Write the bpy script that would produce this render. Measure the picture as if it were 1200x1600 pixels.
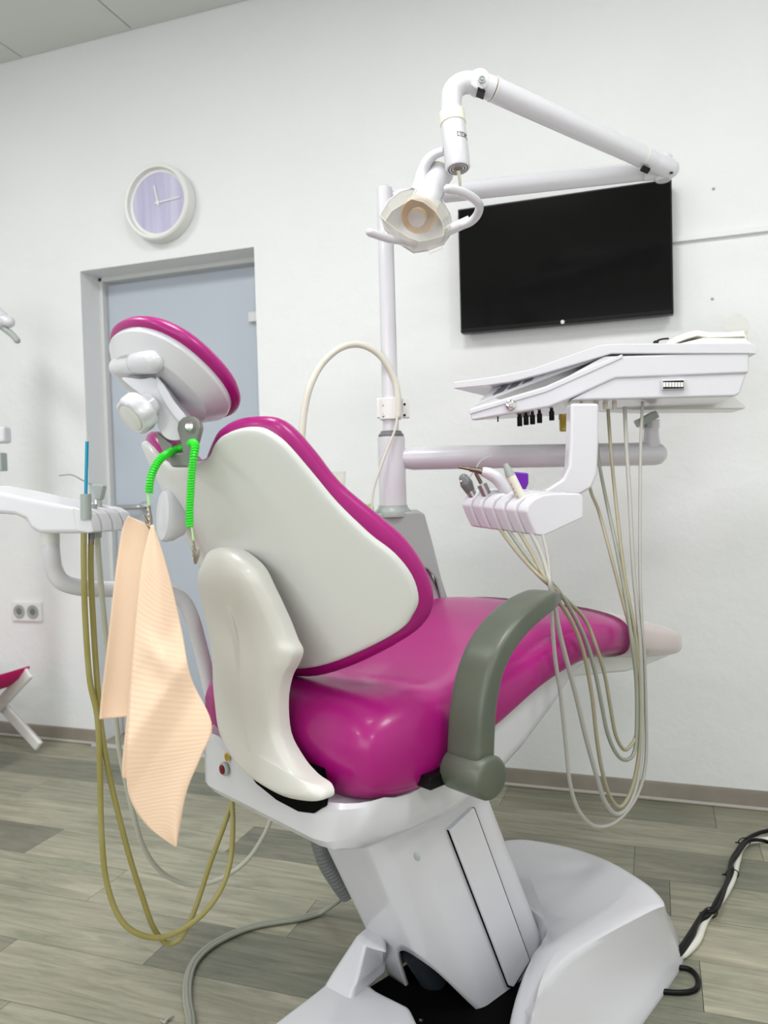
import bpy, math, random
from mathutils import Vector, Matrix
random.seed(7)
for o in list(bpy.data.objects): bpy.data.objects.remove(o)
sc = bpy.context.scene
COL = sc.collection
# ------------------------------------------------------------------ camera
FPX, YAW, PITCH, ROLL, H = 1227.0, 0.33319, 0.032764, -0.027318, 1.06
CAM = Vector((0, 0, H))
def basis():
    cy, sy = math.cos(YAW), math.sin(YAW)
    f = Vector((-sy, cy, 0)); r = Vector((cy, sy, 0)); u = Vector((0, 0, 1))
    cp, sp = math.cos(PITCH), math.sin(PITCH)
    f2 = cp*f - sp*u; u2 = cp*u + sp*f
    c, s = math.cos(ROLL), math.sin(ROLL)
    return c*r + s*u2, -s*r + c*u2, f2
R_, U_, F_ = basis()
cam = bpy.data.cameras.new('camera'); cob = bpy.data.objects.new('camera', cam); COL.objects.link(cob)
cob.matrix_world = Matrix((( R_.x, U_.x, -F_.x, 0), (R_.y, U_.y, -F_.y, 0), (R_.z, U_.z, -F_.z, H), (0, 0, 0, 1)))
cam.sensor_fit = 'VERTICAL'; cam.sensor_height = 36; cam.lens = 36*FPX/1600
cam.clip_start = .05
cam.dof.use_dof = True; cam.dof.focus_distance = 1.55; cam.dof.aperture_fstop = 4.0
sc.camera = cob
# ------------------------------------------------------------------ world, lights, exposure
w_ = bpy.data.worlds.new('world'); sc.world = w_; w_.use_nodes = True
w_.node_tree.nodes['Background'].inputs[0].default_value = (.9, .95, 1, 1)
w_.node_tree.nodes['Background'].inputs[1].default_value = 0.6
def area(name, loc, target, sx, sy, power, col=(1, 1, 1)):
    l = bpy.data.lights.new(name, 'AREA'); l.shape = 'RECTANGLE'; l.size = sx; l.size_y = sy; l.energy = power; l.color = col
    o = bpy.data.objects.new(name, l); COL.objects.link(o); o.location = loc
    o.rotation_euler = (Vector(target)-Vector(loc)).to_track_quat('-Z', 'Y').to_euler()
    return o
for i, (x, y) in enumerate([(-2.4, .9), (-.6, 1.0), (1.0, .9), (-2.5, -1.3), (.9, -1.3)]):
    area('ceiling_light', (x, y, 2.89), (x, y, 0), .58, .58, 15, (1, .99, .98))
area('daylight_window', (-1.2, -2.4, 1.6), (-1.2, 2, 1.0), 3.4, 1.7, 26, (.93, .97, 1.0))
sc.view_settings.view_transform = 'Standard'; sc.view_settings.look = 'None'
sc.view_settings.gamma = 1; sc.view_settings.use_curve_mapping = False
sc.view_settings.exposure = 0.72

# ------------------------------------------------------------------ materials
def mat(name, col, rough=.4, metal=0, coat=0, spec=.5, bump=None, noise=None, trans=0, alpha=1, ior=1.45, sss=0):
    m = bpy.data.materials.new(name); m.use_nodes = True; nt = m.node_tree; b = nt.nodes['Principled BSDF']
    b.inputs['Base Color'].default_value = (*col, 1); b.inputs['Roughness'].default_value = rough
    b.inputs['Metallic'].default_value = metal; b.inputs['Coat Weight'].default_value = coat
    b.inputs['Specular IOR Level'].default_value = spec; b.inputs['Transmission Weight'].default_value = trans
    b.inputs['Alpha'].default_value = alpha; b.inputs['IOR'].default_value = ior
    tc = nt.nodes.new('ShaderNodeTexCoord')
    if noise:   # (scale, amount, second colour)
        n = nt.nodes.new('ShaderNodeTexNoise'); n.inputs['Scale'].default_value = noise[0]; n.inputs['Detail'].default_value = 4
        mx = nt.nodes.new('ShaderNodeMix'); mx.data_type = 'RGBA'
        mx.inputs[6].default_value = (*col, 1); mx.inputs[7].default_value = (*noise[2], 1)
        mr = nt.nodes.new('ShaderNodeMapRange'); mr.inputs[1].default_value = .42; mr.inputs[2].default_value = .66; mr.inputs[4].default_value = noise[1]
        nt.links.new(tc.outputs['Object'], n.inputs['Vector']); nt.links.new(n.outputs['Fac'], mr.inputs[0])
        nt.links.new(mr.outputs[0], mx.inputs[0]); nt.links.new(mx.outputs[2], b.inputs['Base Color'])
    if bump:    # (scale, strength, distance)
        n = nt.nodes.new('ShaderNodeTexNoise'); n.inputs['Scale'].default_value = bump[0]; n.inputs['Detail'].default_value = 6
        bp = nt.nodes.new('ShaderNodeBump'); bp.inputs['Strength'].default_value = bump[1]; bp.inputs['Distance'].default_value = bump[2]
        nt.links.new(tc.outputs['Object'], n.inputs['Vector']); nt.links.new(n.outputs['Fac'], bp.inputs['Height']); nt.links.new(bp.outputs[0], b.inputs['Normal'])
    return m
def s2l(r, g, b): return tuple(((c/255+.055)/1.055)**2.4 if c > 10 else c/255/12.92 for c in (r, g, b))
M = dict(
 wall=mat('wall_plaster', (.82, .835, .84), .75, bump=(14, .35, .012), noise=(2.5, .35, (.77, .785, .785))),
 ceil=mat('ceiling_panel', (.66, .68, .66), .8, bump=(60, .1, .002)),
 ceil_grid=mat('ceiling_joint', (.45, .45, .44), .7),
 door=mat('frosted_glass', (.60, .66, .74), .28, trans=.25, spec=.5),
 jamb=mat('door_jamb', (.68, .69, .69), .6),
 white=mat('white_plastic', (.675, .675, .715), .22, coat=.3),
 white2=mat('white_shell', (.72, .73, .71), .3, coat=.15),
 pearl=mat('satin_shell', (.74, .73, .69), .33, coat=.15),
 cream=mat('cream_plastic', (.78, .76, .64), .4),
 ivory=mat('ivory_hose', (.70, .69, .60), .45),
 magenta=mat('magenta_vinyl', (.37, .006, .175), .33, coat=.12, bump=(90, .08, .001)),
 arm=mat('grey_green_rubber', (.092, .108, .082), .34, bump=(120, .15, .0006), noise=(9, .5, (.125, .14, .105))),
 grey=mat('grey_bracket', (.22, .225, .21), .45),
 lgrey=mat('light_grey_plastic', (.36, .405, .385), .35),
 mgrey=mat('mid_grey_plastic', (.17, .18, .18), .35),
 chrome=mat('chrome', (.8, .8, .8), .12, metal=1),
 steel=mat('brushed_steel', (.55, .55, .55), .3, metal=1),
 clip=mat('aged_metal', (.24, .205, .155), .3, metal=1),
 dmetal=mat('dark_metal', (.03, .036, .042), .3),
 black=mat('black_rubber', (.005, .005, .005), .35, spec=.2),
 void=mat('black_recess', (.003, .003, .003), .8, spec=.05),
 screen=mat('tv_glass', (.003, .003, .003), .14, spec=.18),
 hose_g=mat('grey_hose', (.30, .29, .25), .45),
 hose_w=mat('pale_hose', (.40, .395, .36), .4),
 hose_t=mat('tan_hose', (.35, .32, .22), .42),
 hose_gr=mat('greenish_hose', (.30, .32, .26), .42),
 hose_o=mat('olive_hose', (.31, .27, .08), .4, noise=(14, .5, (.38, .34, .15))),
 hose_b=mat('translucent_tube', (.50, .50, .42), .35),
 green=mat('green_coil', (.03, .72, .03), .3),
 lgreen=mat('light_green_cord', (.45, .80, .35), .4),
 blue=mat('blue_tube', (.0, .30, .50), .3),
 amber=mat('amber_filter', (.45, .33, .03), .15, trans=.3),
 gold=mat('amber_reflector', (.50, .30, .10), .3, metal=.2),
 purple=mat('purple_plastic', (.16, .01, .42), .25, trans=.15),
 red=mat('red_button', (.16, .0, .005), .25),
 yellow=mat('yellow_sticker', (.80, .50, .02), .5),
 sling=mat('pink_fabric', (.62, .0, .14), .7),
 frame=mat('white_lacquer', (.80, .80, .78), .45),
 cloth=mat('white_cloth', (.84, .83, .76), .8),
 cable_w=mat('white_cable', (.74, .73, .66), .5),
 base_b=mat('skirting_wood', (.23, .20, .165), .5, noise=(6, .6, (.30, .27, .22))),
 trimlight=mat('joint_strip', (.48, .45, .41), .5),
 alu=mat('aluminium_strip', (.72, .73, .74), .35, metal=.6),
 print_=mat('grey_print', (.13, .15, .16), .5),
)
def glassy(name, col, fac, rough=.06):
    m = bpy.data.materials.new(name); m.use_nodes = True; nt = m.node_tree; nt.nodes.clear()
    o = nt.nodes.new('ShaderNodeOutputMaterial'); t = nt.nodes.new('ShaderNodeBsdfTransparent'); t.inputs[0].default_value = (.97, .97, .95, 1)
    g = nt.nodes.new('ShaderNodeBsdfPrincipled'); g.inputs['Base Color'].default_value = (*col, 1); g.inputs['Roughness'].default_value = rough
    lw = nt.nodes.new('ShaderNodeLayerWeight'); lw.inputs[0].default_value = .35
    mr = nt.nodes.new('ShaderNodeMapRange'); mr.inputs[3].default_value = fac; mr.inputs[4].default_value = min(1, fac+.40)
    mx = nt.nodes.new('ShaderNodeMixShader')
    nt.links.new(lw.outputs['Facing'], mr.inputs[0]); nt.links.new(mr.outputs[0], mx.inputs[0])
    nt.links.new(t.outputs[0], mx.inputs[1]); nt.links.new(g.outputs[0], mx.inputs[2]); nt.links.new(mx.outputs[0], o.inputs[0])
    return m
M['clear'] = glassy('clear_cover', (.85, .85, .80), .05)
M['film'] = glassy('milky_film', (.80, .74, .70), .52, .25)
def floor_mat(name, c1, c2):
    m = bpy.data.materials.new(name); m.use_nodes = True; nt = m.node_tree; b = nt.nodes['Principled BSDF']; b.inputs['Roughness'].default_value = .42
    N = nt.nodes.new; L = nt.links.new
    tc = N('ShaderNodeTexCoord'); oi = N('ShaderNodeObjectInfo')
    ad = N('ShaderNodeVectorMath'); ad.operation = 'ADD'; sc_ = N('ShaderNodeVectorMath'); sc_.operation = 'SCALE'; sc_.inputs['Scale'].default_value = 40
    cb = N('ShaderNodeCombineXYZ'); L(oi.outputs['Random'], cb.inputs[0]); L(oi.outputs['Random'], cb.inputs[1]); L(cb.outputs[0], sc_.inputs[0])
    L(tc.outputs['Object'], ad.inputs[0]); L(sc_.outputs[0], ad.inputs[1])
    mp = N('ShaderNodeMapping'); mp.inputs['Scale'].default_value = (2.2, 22, 1); L(ad.outputs[0], mp.inputs[0])
    n1 = N('ShaderNodeTexNoise'); n1.inputs['Scale'].default_value = 1.5; n1.inputs['Detail'].default_value = 9; n1.inputs['Roughness'].default_value = .68; n1.inputs['Distortion'].default_value = 1.2
    L(mp.outputs[0], n1.inputs['Vector'])
    cr = N('ShaderNodeValToRGB'); cr.color_ramp.elements[0].position = .34; cr.color_ramp.elements[0].color = (*c1, 1)
    cr.color_ramp.elements[1].position = .68; cr.color_ramp.elements[1].color = (*c2, 1); L(n1.outputs['Fac'], cr.inputs[0])
    n2 = N('ShaderNodeTexNoise'); n2.inputs['Scale'].default_value = 4; n2.inputs['Detail'].default_value = 5; L(ad.outputs[0], n2.inputs['Vector'])
    mx = N('ShaderNodeMix'); mx.data_type = 'RGBA'; mx.blend_type = 'MULTIPLY'; mx.inputs[0].default_value = 1
    cr2 = N('ShaderNodeValToRGB'); cr2.color_ramp.elements[0].position = .3; cr2.color_ramp.elements[0].color = (.80, .83, .78, 1); cr2.color_ramp.elements[1].position = .7; cr2.color_ramp.elements[1].color = (1.08, 1.04, 1.0, 1)
    L(n2.outputs['Fac'], cr2.inputs[0]); L(cr.outputs[0], mx.inputs[6]); L(cr2.outputs[0], mx.inputs[7])
    vr = N('ShaderNodeMapRange'); vr.inputs[3].default_value = .88; vr.inputs[4].default_value = 1.12; L(oi.outputs['Random'], vr.inputs[0])
    hs = N('ShaderNodeHueSaturation'); L(vr.outputs[0], hs.inputs['Value']); L(mx.outputs[2], hs.inputs['Color']); L(hs.outputs[0], b.inputs['Base Color'])
    bp = N('ShaderNodeBump'); bp.inputs['Strength'].default_value = .12; bp.inputs['Distance'].default_value = .002; L(n1.outputs['Fac'], bp.inputs['Height']); L(bp.outputs[0], b.inputs['Normal'])
    return m
FL = [floor_mat('floor_light', s2l(134, 133, 117), s2l(176, 173, 156)), floor_mat('floor_dark', s2l(108, 109, 97), s2l(145, 144, 128))]
def bib_mat():
    m = mat('peach_paper', s2l(243, 212, 184), .8); nt = m.node_tree; b = nt.nodes['Principled BSDF']
    uv = nt.nodes.new('ShaderNodeUVMap'); wv = nt.nodes.new('ShaderNodeTexWave'); wv.bands_direction = 'Y'; wv.inputs['Scale'].default_value = 9.5; wv.inputs['Distortion'].default_value = .4
    wv.inputs['Detail'].default_value = 1
    bp = nt.nodes.new('ShaderNodeBump'); bp.inputs['Strength'].default_value = .3; bp.inputs['Distance'].default_value = .0006
    nt.links.new(uv.outputs[0], wv.inputs[0]); nt.links.new(wv.outputs['Fac'], bp.inputs['Height']); nt.links.new(bp.outputs[0], b.inputs['Normal'])
    b.inputs['Subsurface Weight'].default_value = .0
    return m
M['bib'] = bib_mat()
def clock_mat():
    m = mat('lilac_clock_face', (.55, .50, .78), .4); nt = m.node_tree; b = nt.nodes['Principled BSDF']
    tc = nt.nodes.new('ShaderNodeTexCoord'); mp = nt.nodes.new('ShaderNodeMapping'); mp.inputs['Scale'].default_value = (14, 1, .8)
    n = nt.nodes.new('ShaderNodeTexNoise'); n.inputs['Scale'].default_value = 1.6; n.inputs['Detail'].default_value = 3
    cr = nt.nodes.new('ShaderNodeValToRGB'); cr.color_ramp.elements[0].position = .3; cr.color_ramp.elements[0].color = (.42, .39, .60, 1); cr.color_ramp.elements[1].position = .72; cr.color_ramp.elements[1].color = (.60, .60, .74, 1)
    nt.links.new(tc.outputs['Object'], mp.inputs[0]); nt.links.new(mp.outputs[0], n.inputs['Vector']); nt.links.new(n.outputs['Fac'], cr.inputs[0]); nt.links.new(cr.outputs[0], b.inputs['Base Color'])
    return m
M['clock'] = clock_mat()

# ------------------------------------------------------------------ helpers
def P(px, py, d):                      # point seen at image position (px,py) at distance d along the view
    return CAM + (((px-600)*R_ - (py-800)*U_)/FPX + F_)*d
def PS(L): return [P(*p) for p in L]
def onZ(px, py, z):
    q = ((px-600)*R_ - (py-800)*U_)/FPX + F_; return CAM + q*((z-H)/q.z)
def onY(px, py, y):
    q = ((px-600)*R_ - (py-800)*U_)/FPX + F_; return CAM + q*(y/q.y)
RH = Vector((math.cos(YAW), math.sin(YAW), 0)); FH = Vector((-math.sin(YAW), math.cos(YAW), 0)); UP = Vector((0, 0, 1))
TH = math.radians(28.1); CA = Vector((math.sin(TH), math.cos(TH), 0)); CW = Vector((-math.cos(TH), math.sin(TH), 0)); CO = Vector((-.69, 1.39, 0)); KS = .93
def CH(x, y, z):                       # chair coordinates (forward, left, up) to the room
    p = CO + CA*x + CW*y + UP*z
    return CAM + (p-CAM)*KS
def cdir(x, y, z): return (CA*x + CW*y + UP*z)
O2 = CAM + (CO-CAM)*KS; O2.z = 0
def CB(x, y, z):                       # same axes, unscaled: base on the floor
    return O2 + CA*x + CW*y + UP*z

class Geo:
    def __init__(s): s.V = []; s.F = []
    def add(s, V, F):
        n = len(s.V); s.V += [Vector(v) for v in V]; s.F += [tuple(i+n for i in f) for f in F]; return s
def rings(g, RS, cap0=True, cap1=True, closed=True):
    n = len(RS[0]); V = [v for r in RS for v in r]; F = []
    for i in range(len(RS)-1):
        for j in range(n if closed else n-1):
            k = (j+1) % n; F.append((i*n+j, i*n+k, (i+1)*n+k, (i+1)*n+j))
    if cap0: F.append(tuple(range(n-1, -1, -1)))
    if cap1: F.append(tuple(range((len(RS)-1)*n, len(RS)*n)))
    g.add(V, F); return g
def spline(pts, sub=6, closed=False):
    pts = [Vector(p) for p in pts]; n = len(pts); out = []
    if n < 3 and not closed: return pts
    rng = range(n if closed else n-1)
    for i in rng:
        if closed: a, b, c, d = pts[(i-1) % n], pts[i], pts[(i+1) % n], pts[(i+2) % n]
        else: a, b, c, d = pts[max(i-1, 0)], pts[i], pts[i+1], pts[min(i+2, n-1)]
        for k in range(sub):
            t = k/sub
            out.append(.5*((2*b) + (c-a)*t + (2*a-5*b+4*c-d)*t*t + (3*b-a-3*c+d)*t**3))
    if not closed: out.append(pts[-1])
    return out
def tube(g, pts, r, n=14, sub=6, smooth=True, rnd=False, r2=None, upv=None):
    """tube through pts; r one radius or one per control point; rnd rounds the ends"""
    if isinstance(r, (int, float)): r = [r]*len(pts)
    if smooth and len(pts) > 2:
        P4 = [Vector((*p, 0)) for p in pts]
        path = spline(pts, sub)
        rr = []
        for i in range(len(pts)-1):
            for k in range(sub): rr.append(r[i] + (r[i+1]-r[i])*k/sub)
        rr.append(r[-1])
    else: path = [Vector(p) for p in pts]; rr = list(r)
    if rnd:
        for end in (0, 1):
            if end: p0, p1, ra = path[-1], path[-2], rr[-1]
            else: p0, p1, ra = path[0], path[1], rr[0]
            d = (p0-p1).normalized(); ex = [(p0+d*ra*math.sin(a), max(ra*math.cos(a), ra*.02)) for a in (.5, 1.0, 1.4, 1.57)]
            if end: path += [e[0] for e in ex]; rr += [e[1] for e in ex]
            else: path = [e[0] for e in reversed(ex)]+path; rr = [e[1] for e in reversed(ex)]+rr
    T = []
    for i in range(len(path)):
        a = path[max(i-1, 0)]; b = path[min(i+1, len(path)-1)]; d = (b-a)
        T.append(d.normalized() if d.length > 1e-9 else (T[-1] if T else Vector((0, 0, 1))))
    ref = Vector(upv) if upv else (Vector((0, 0, 1)) if abs(T[0].z) < .9 else Vector((1, 0, 0)))
    nrm = (ref - T[0]*ref.dot(T[0])).normalized(); RS = []
    for i, p in enumerate(path):
        if i: nrm = (nrm - T[i]*nrm.dot(T[i])).normalized()
        bi = T[i].cross(nrm); f = (r2/r[0]) if r2 else 1
        RS.append([p + nrm*rr[i]*math.cos(2*math.pi*j/n)*f + bi*rr[i]*math.sin(2*math.pi*j/n) for j in range(n)])
    return rings(g, RS)
def frame_of(d, ref=(0, 0, 1)):
    d = Vector(d).normalized(); ref = Vector(ref)
    if abs(d.dot(ref)) > .98: ref = Vector((1, 0, 0))
    u = (ref-d*ref.dot(d)).normalized(); return d, u, d.cross(u)
def lathe(g, o, axis, prof, n=28, cap=True):     # prof: (distance along axis, radius)
    d, u, v = frame_of(axis); o = Vector(o)
    return rings(g, [[o+d*h+(u*math.cos(2*math.pi*j/n)+v*math.sin(2*math.pi*j/n))*max(r, 1e-5) for j in range(n)] for h, r in prof], cap, cap)
def prism(g, pts, ext):
    ext = Vector(ext); return rings(g, [pts, [p+ext for p in pts]])
def box(g, c, X, Y, Z, sx, sy, sz):
    c = Vector(c); X, Y, Z = Vector(X).normalized(), Vector(Y).normalized(), Vector(Z).normalized()
    V = [c+X*sx*a/2+Y*sy*b/2+Z*sz*e/2 for a, b, e in [(-1,-1,-1),(1,-1,-1),(1,1,-1),(-1,1,-1),(-1,-1,1),(1,-1,1),(1,1,1),(-1,1,1)]]
    return g.add(V, [(3,2,1,0),(4,5,6,7),(0,1,5,4),(1,2,6,5),(2,3,7,6),(3,0,4,7)])
def abox(g, x0, x1, y0, y1, z0, z1):
    return box(g, ((x0+x1)/2, (y0+y1)/2, (z0+z1)/2), (1,0,0), (0,1,0), (0,0,1), x1-x0, y1-y0, z1-z0)
def obj(name, g, m, parent=None, bevel=0, seg=3, sub=0, solid=0, ang=40, label=None, kind=None, uv=None, angle_lim=30, flat=False, recalc=True, soff=0):
    me = bpy.data.meshes.new(name)
    base = parent_root(parent).location if parent else None
    if base is None:
        zs = min(v.z for v in g.V); base = Vector((sum(v.x for v in g.V)/len(g.V), sum(v.y for v in g.V)/len(g.V), zs))
        loc = base
    else: loc = Vector((0, 0, 0))
    me.from_pydata([v-base for v in g.V], [], g.F); me.update()
    import bmesh
    if recalc:
        bm = bmesh.new(); bm.from_mesh(me); bmesh.ops.remove_doubles(bm, verts=bm.verts, dist=1e-6); bmesh.ops.recalc_face_normals(bm, faces=bm.faces); bm.to_mesh(me); bm.free()
    if not flat:
        for p in me.polygons: p.use_smooth = True
        if not bevel and not sub: me.set_sharp_from_angle(angle=math.radians(ang))
    me.materials.append(M[m] if isinstance(m, str) else m)
    if uv: 
        ul = me.uv_layers.new(name='UVMap')
        for lp in me.loops: ul.data[lp.index].uv = uv[lp.vertex_index]
    o = bpy.data.objects.new(name, me); COL.objects.link(o); o.location = loc
    if parent: o.parent = parent
    if solid:
        s = o.modifiers.new('solid', 'SOLIDIFY'); s.thickness = solid; s.offset = soff
    if bevel:
        b = o.modifiers.new('bevel', 'BEVEL'); b.width = bevel; b.segments = seg; b.limit_method = 'ANGLE'; b.angle_limit = math.radians(angle_lim); b.harden_normals = True
        b.use_clamp_overlap = True
        
    if sub: s = o.modifiers.new('sub', 'SUBSURF'); s.levels = sub; s.render_levels = sub
    if label: o['label'] = label
    if kind: o['kind'] = kind
    return o
def parent_root(p):
    while p.parent: p = p.parent
    return p
def thing(name, label, cat, loc, group=None, kind=None):
    o = bpy.data.objects.new(name, None); COL.objects.link(o); o.location = loc; o.empty_display_size = .05
    o['label'] = label; o['category'] = cat
    if group: o['group'] = group
    return o
def tag(o, label, cat, group=None):
    o['label'] = label; o['category'] = cat
    if group: o['group'] = group
    return o
def struct(name, g, m, **k): return obj(name, g, m, kind='structure', **k)
def ellipse(c, u, v, a, b, n=40, p=2.0):
    out = []
    for j in range(n):
        t = 2*math.pi*j/n; ct, st = math.cos(t), math.sin(t)
        out.append(c + u*a*math.copysign(abs(ct)**(2/p), ct) + v*b*math.copysign(abs(st)**(2/p), st))
    return out

# ================================================================== ROOM
WY = 2.72; X0, X1, YB, CZ = -4.2, 2.2, -2.5, 2.92
DX0, DX1, DZ = -2.253, -1.439, 1.99
g = Geo(); T = .22
abox(g, X0, DX0, WY, WY+T, 0, CZ); abox(g, DX1, X1, WY, WY+T, 0, CZ); abox(g, DX0, DX1, WY, WY+T, DZ, CZ)
struct('wall_back', g, 'wall', flat=True)
struct('wall_left', abox(Geo(), X0-.1, X0, YB, WY+T, 0, CZ), 'wall', flat=True)
struct('wall_right', abox(Geo(), X1, X1+.1, YB, WY+T, 0, CZ), 'wall', flat=True)
struct('wall_front', abox(Geo(), X0, X1, YB-.1, YB, 0, CZ), 'wall', flat=True)
# ceiling: a slab with panels that can be told apart
cei = struct('ceiling', abox(Geo(), X0, X1, YB, WY, CZ+.006, CZ+.08), 'ceil_grid', flat=True)
def child_struct(name, g, m, par, **k):
    o = obj(name, g, m, par, **k); return o
xs = [-1.948+.552*i for i in range(-4, 8)]; ys = [WY-.003-.6*i for i in range(0, 9)]
for i in range(len(xs)-1):
    for j in range(3):
        obj('ceiling_panel', abox(Geo(), max(xs[i]+.003, X0+.01), min(xs[i+1]-.003, X1-.01), ys[j+1]+.003, ys[j]-.003, CZ-.008, CZ+.006), 'ceil', cei, flat=True)
g = Geo(); abox(g, X0, X1, YB, ys[3], CZ-.008, CZ+.006); obj('ceiling_plate', g, 'ceil', cei, flat=True)
# floor of laid planks
flo = struct('floor', abox(Geo(), X0, X1, YB, WY, -.06, -.006), 'void', flat=True)
rows = [0.535+.182*0, ]
yy = [1.263+.188*i for i in range(-4, 9)]
# rows measured on the photograph: seams at about y = 1.26 1.45 1.64 1.82 1.98 2.15 2.335 2.52 2.7
seams = [.53, .71, .89, 1.07, 1.262, 1.450, 1.640, 1.815, 1.985, 2.165, 2.345, 2.53, 2.7]
jn = {5: [-1.105, .30], 6: [-1.42, -.84, .076], 7: [-1.79, -.60, .50], 8: [-1.21, .02, .9], 9: [-2.15, -.071, .75], 10: [-1.35, .267], 11: [-.50, -.39+.55], 4: [-1.46, -.30]}
for r in range(len(seams)-1):
    y0, y1 = seams[r], seams[r+1]
    xsj = sorted(jn.get(r, [random.uniform(-1.6, -.9), random.uniform(-.2, .4)]))
    xs_ = [-2.95+random.uniform(0, .4)] + xsj + [xsj[-1]+.95]
    xs_ = sorted(x for x in xs_ if x < 1.25) + [1.3]
    edge = [X0] + xs_
    for k in range(len(edge)-1):
        if edge[k+1]-edge[k] < .05: continue
        dark = (r*7+k*5) % 3 == 0
        if r == 7 and k == 2: dark = False
        obj('floor_plank', abox(Geo(), edge[k]+.0006, edge[k+1]-.0006, y0+.0006, y1-.0006, -.006, 0), FL[1 if dark else 0], flo, flat=True)
g = Geo(); abox(g, X0, X1, YB, seams[0], -.006, 0); abox(g, 1.3, X1, seams[0], WY, -.006, 0)
obj('floor_covering', g, FL[0], flo, flat=True)
# skirting with a lower joint strip
for nm, a, b in [('baseboard_left', X0, DX0), ('baseboard_right', DX1, X1)]:
    g = Geo(); prof = [(0, 0), (-.018, 0), (-.018, .004), (-.014, .012), (-.012, .048), (-.008, .056), (0, .058)]
    prism(g, [Vector((a, WY+y, z)) for y, z in prof], (b-a, 0, 0)); o = struct(nm, g, 'base_b')
    g = Geo(); tube(g, [(a, WY-.019, .006), (b, WY-.019, .006)], .006, 8, smooth=False); obj('joint_strip', g, 'trimlight', o)
# door reveal, frame and frosted leaf
g = Geo(); JY = WY+.13
abox(g, DX0, DX0+.02, WY+.11, WY+.2, 0, DZ); abox(g, DX0, DX1, WY+.11, WY+.2, DZ-.02, DZ)
struct('trim_1', g, 'jamb', bevel=.003)
dleaf = bpy.data.objects.new('door_1', None); COL.objects.link(dleaf); dleaf.location = (DX0, JY, 0); dleaf['kind'] = 'structure'
obj('glass_leaf', abox(Geo(), DX0+.025, DX1-.004, JY+.01, JY+.022, .09, DZ-.03), 'door', dleaf, bevel=.002)
obj('bottom_rail', abox(Geo(), DX0+.025, DX1-.004, JY+.004, JY+.028, .008, .09), 'alu', dleaf, bevel=.003)
obj('top_hinge', abox(Geo(), DX1-.10, DX1-.005, JY-.012, JY+.03, 1.735, 1.775), 'jamb', dleaf, bevel=.004)
g = Geo(); hx = DX0+.18; lathe(g, (hx, JY+.01, 1.0), (0, -1, 0), [(0, .024), (.012, .024), (.014, .012), (.045, .012)]); tube(g, [(hx, JY-.038, 1.0), (hx-.12, JY-.038, 1.0)], .011, rnd=True, smooth=False)
obj('door_handle', g, 'steel', dleaf)
struct('trim_2', abox(Geo(), DX0-.0, DX1, WY-.05, WY-.02, 0, .012), 'alu', bevel=.003)
struct('wall_corridor', abox(Geo(), DX0-1.2, DX1+1.2, WY+1.1, WY+1.2, 0, CZ), 'wall', flat=True)
struct('floor_corridor', abox(Geo(), DX0-1.2, DX1+1.2, WY, WY+1.1, -.05, 0), FL[0], flat=True)
# clock
cc = onY(251, 319, WY-.02); ck = thing('wall_clock', 'round white wall clock with lilac face hanging above the doorway', 'clock', cc)
cR = .148
g = Geo(); lathe(g, cc+Vector((0, .018, 0)), (0, -1, 0), [(0, cR-.004), (.0, cR), (.05, cR), (.056, cR-.006), (.054, cR-.016), (.036, cR-.02), (.034, cR-.03)], 64, False); obj('clock_rim', g, 'frame', ck)
g = Geo(); lathe(g, cc+Vector((0, -.012, 0)), (0, -1, 0), [(0, cR-.015), (.003, cR-.015)], 64); obj('clock_face', g, 'clock', ck)
def hand(ang, L, w):
    g = Geo(); d = Vector((math.sin(ang), 0, math.cos(ang))); box(g, cc+Vector((0, -.0185, 0))+d*(L/2-.015), d, (0, 1, 0), d.cross(Vector((0, 1, 0))), L, .002, w); obj('clock_hand', g, 'frame', ck)
hand(math.radians(-12), .085, .006); hand(math.radians(86), .115, .005)
g = Geo(); lathe(g, cc+Vector((0, -.015, 0)), (0, -1, 0), [(0, .008), (.007, .008)]); obj('clock_pin', g, 'frame', ck)
# television
tvy = WY-.06; a = onY(713, 331, tvy); b = onY(1050, 275, tvy); c = onY(722, 522, tvy); d = onY(1052, 488, tvy)
tx0, tx1 = (a.x+c.x)/2, (b.x+d.x)/2; z1 = (a.z+b.z)/2; z0 = (c.z+d.z)/2
tv = thing('television', 'black flat television mounted on the white wall behind the lamp arm', 'television', ((tx0+tx1)/2, tvy, z0))
obj('casing', abox(Geo(), tx0, tx1, tvy, tvy+.04, z0, z1), 'black', tv, bevel=.003)
obj('screen', abox(Geo(), tx0+.006, tx1-.006, tvy-.0015, tvy, z0+.014, z1-.006), 'screen', tv)
g = Geo(); lathe(g, onY(879, 503, tvy-.001), (0, -1, 0), [(0, .007), (.002, .006)]); obj('badge', g, 'steel', tv)
obj('wall_mount', abox(Geo(), tx0+.2, tx1-.2, tvy+.04, WY, z0+.1, z1-.1), 'black', tv)
# cable trunking
zc = onY(1056, 375, WY).z; tag(obj('cable_trunking', abox(Geo(), tx1-.12, 1.6, WY-.014, WY, zc-.010, zc+.008), 'wall', bevel=.002), 'thin white cable trunking running right from the television', 'trunking')
for px, py in ((1115, 295), (1113, 467)):
    g = Geo(); lathe(g, onY(px, py, WY), (0, -1, 0), [(0, .005), (.003, .004), (.004, .001)], 12)
    tag(obj('wall_screw', g, 'lgrey'), 'small grey screw plug in white wall, %s the cable trunking' % ('above' if py < 400 else 'below'), 'screw')
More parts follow.
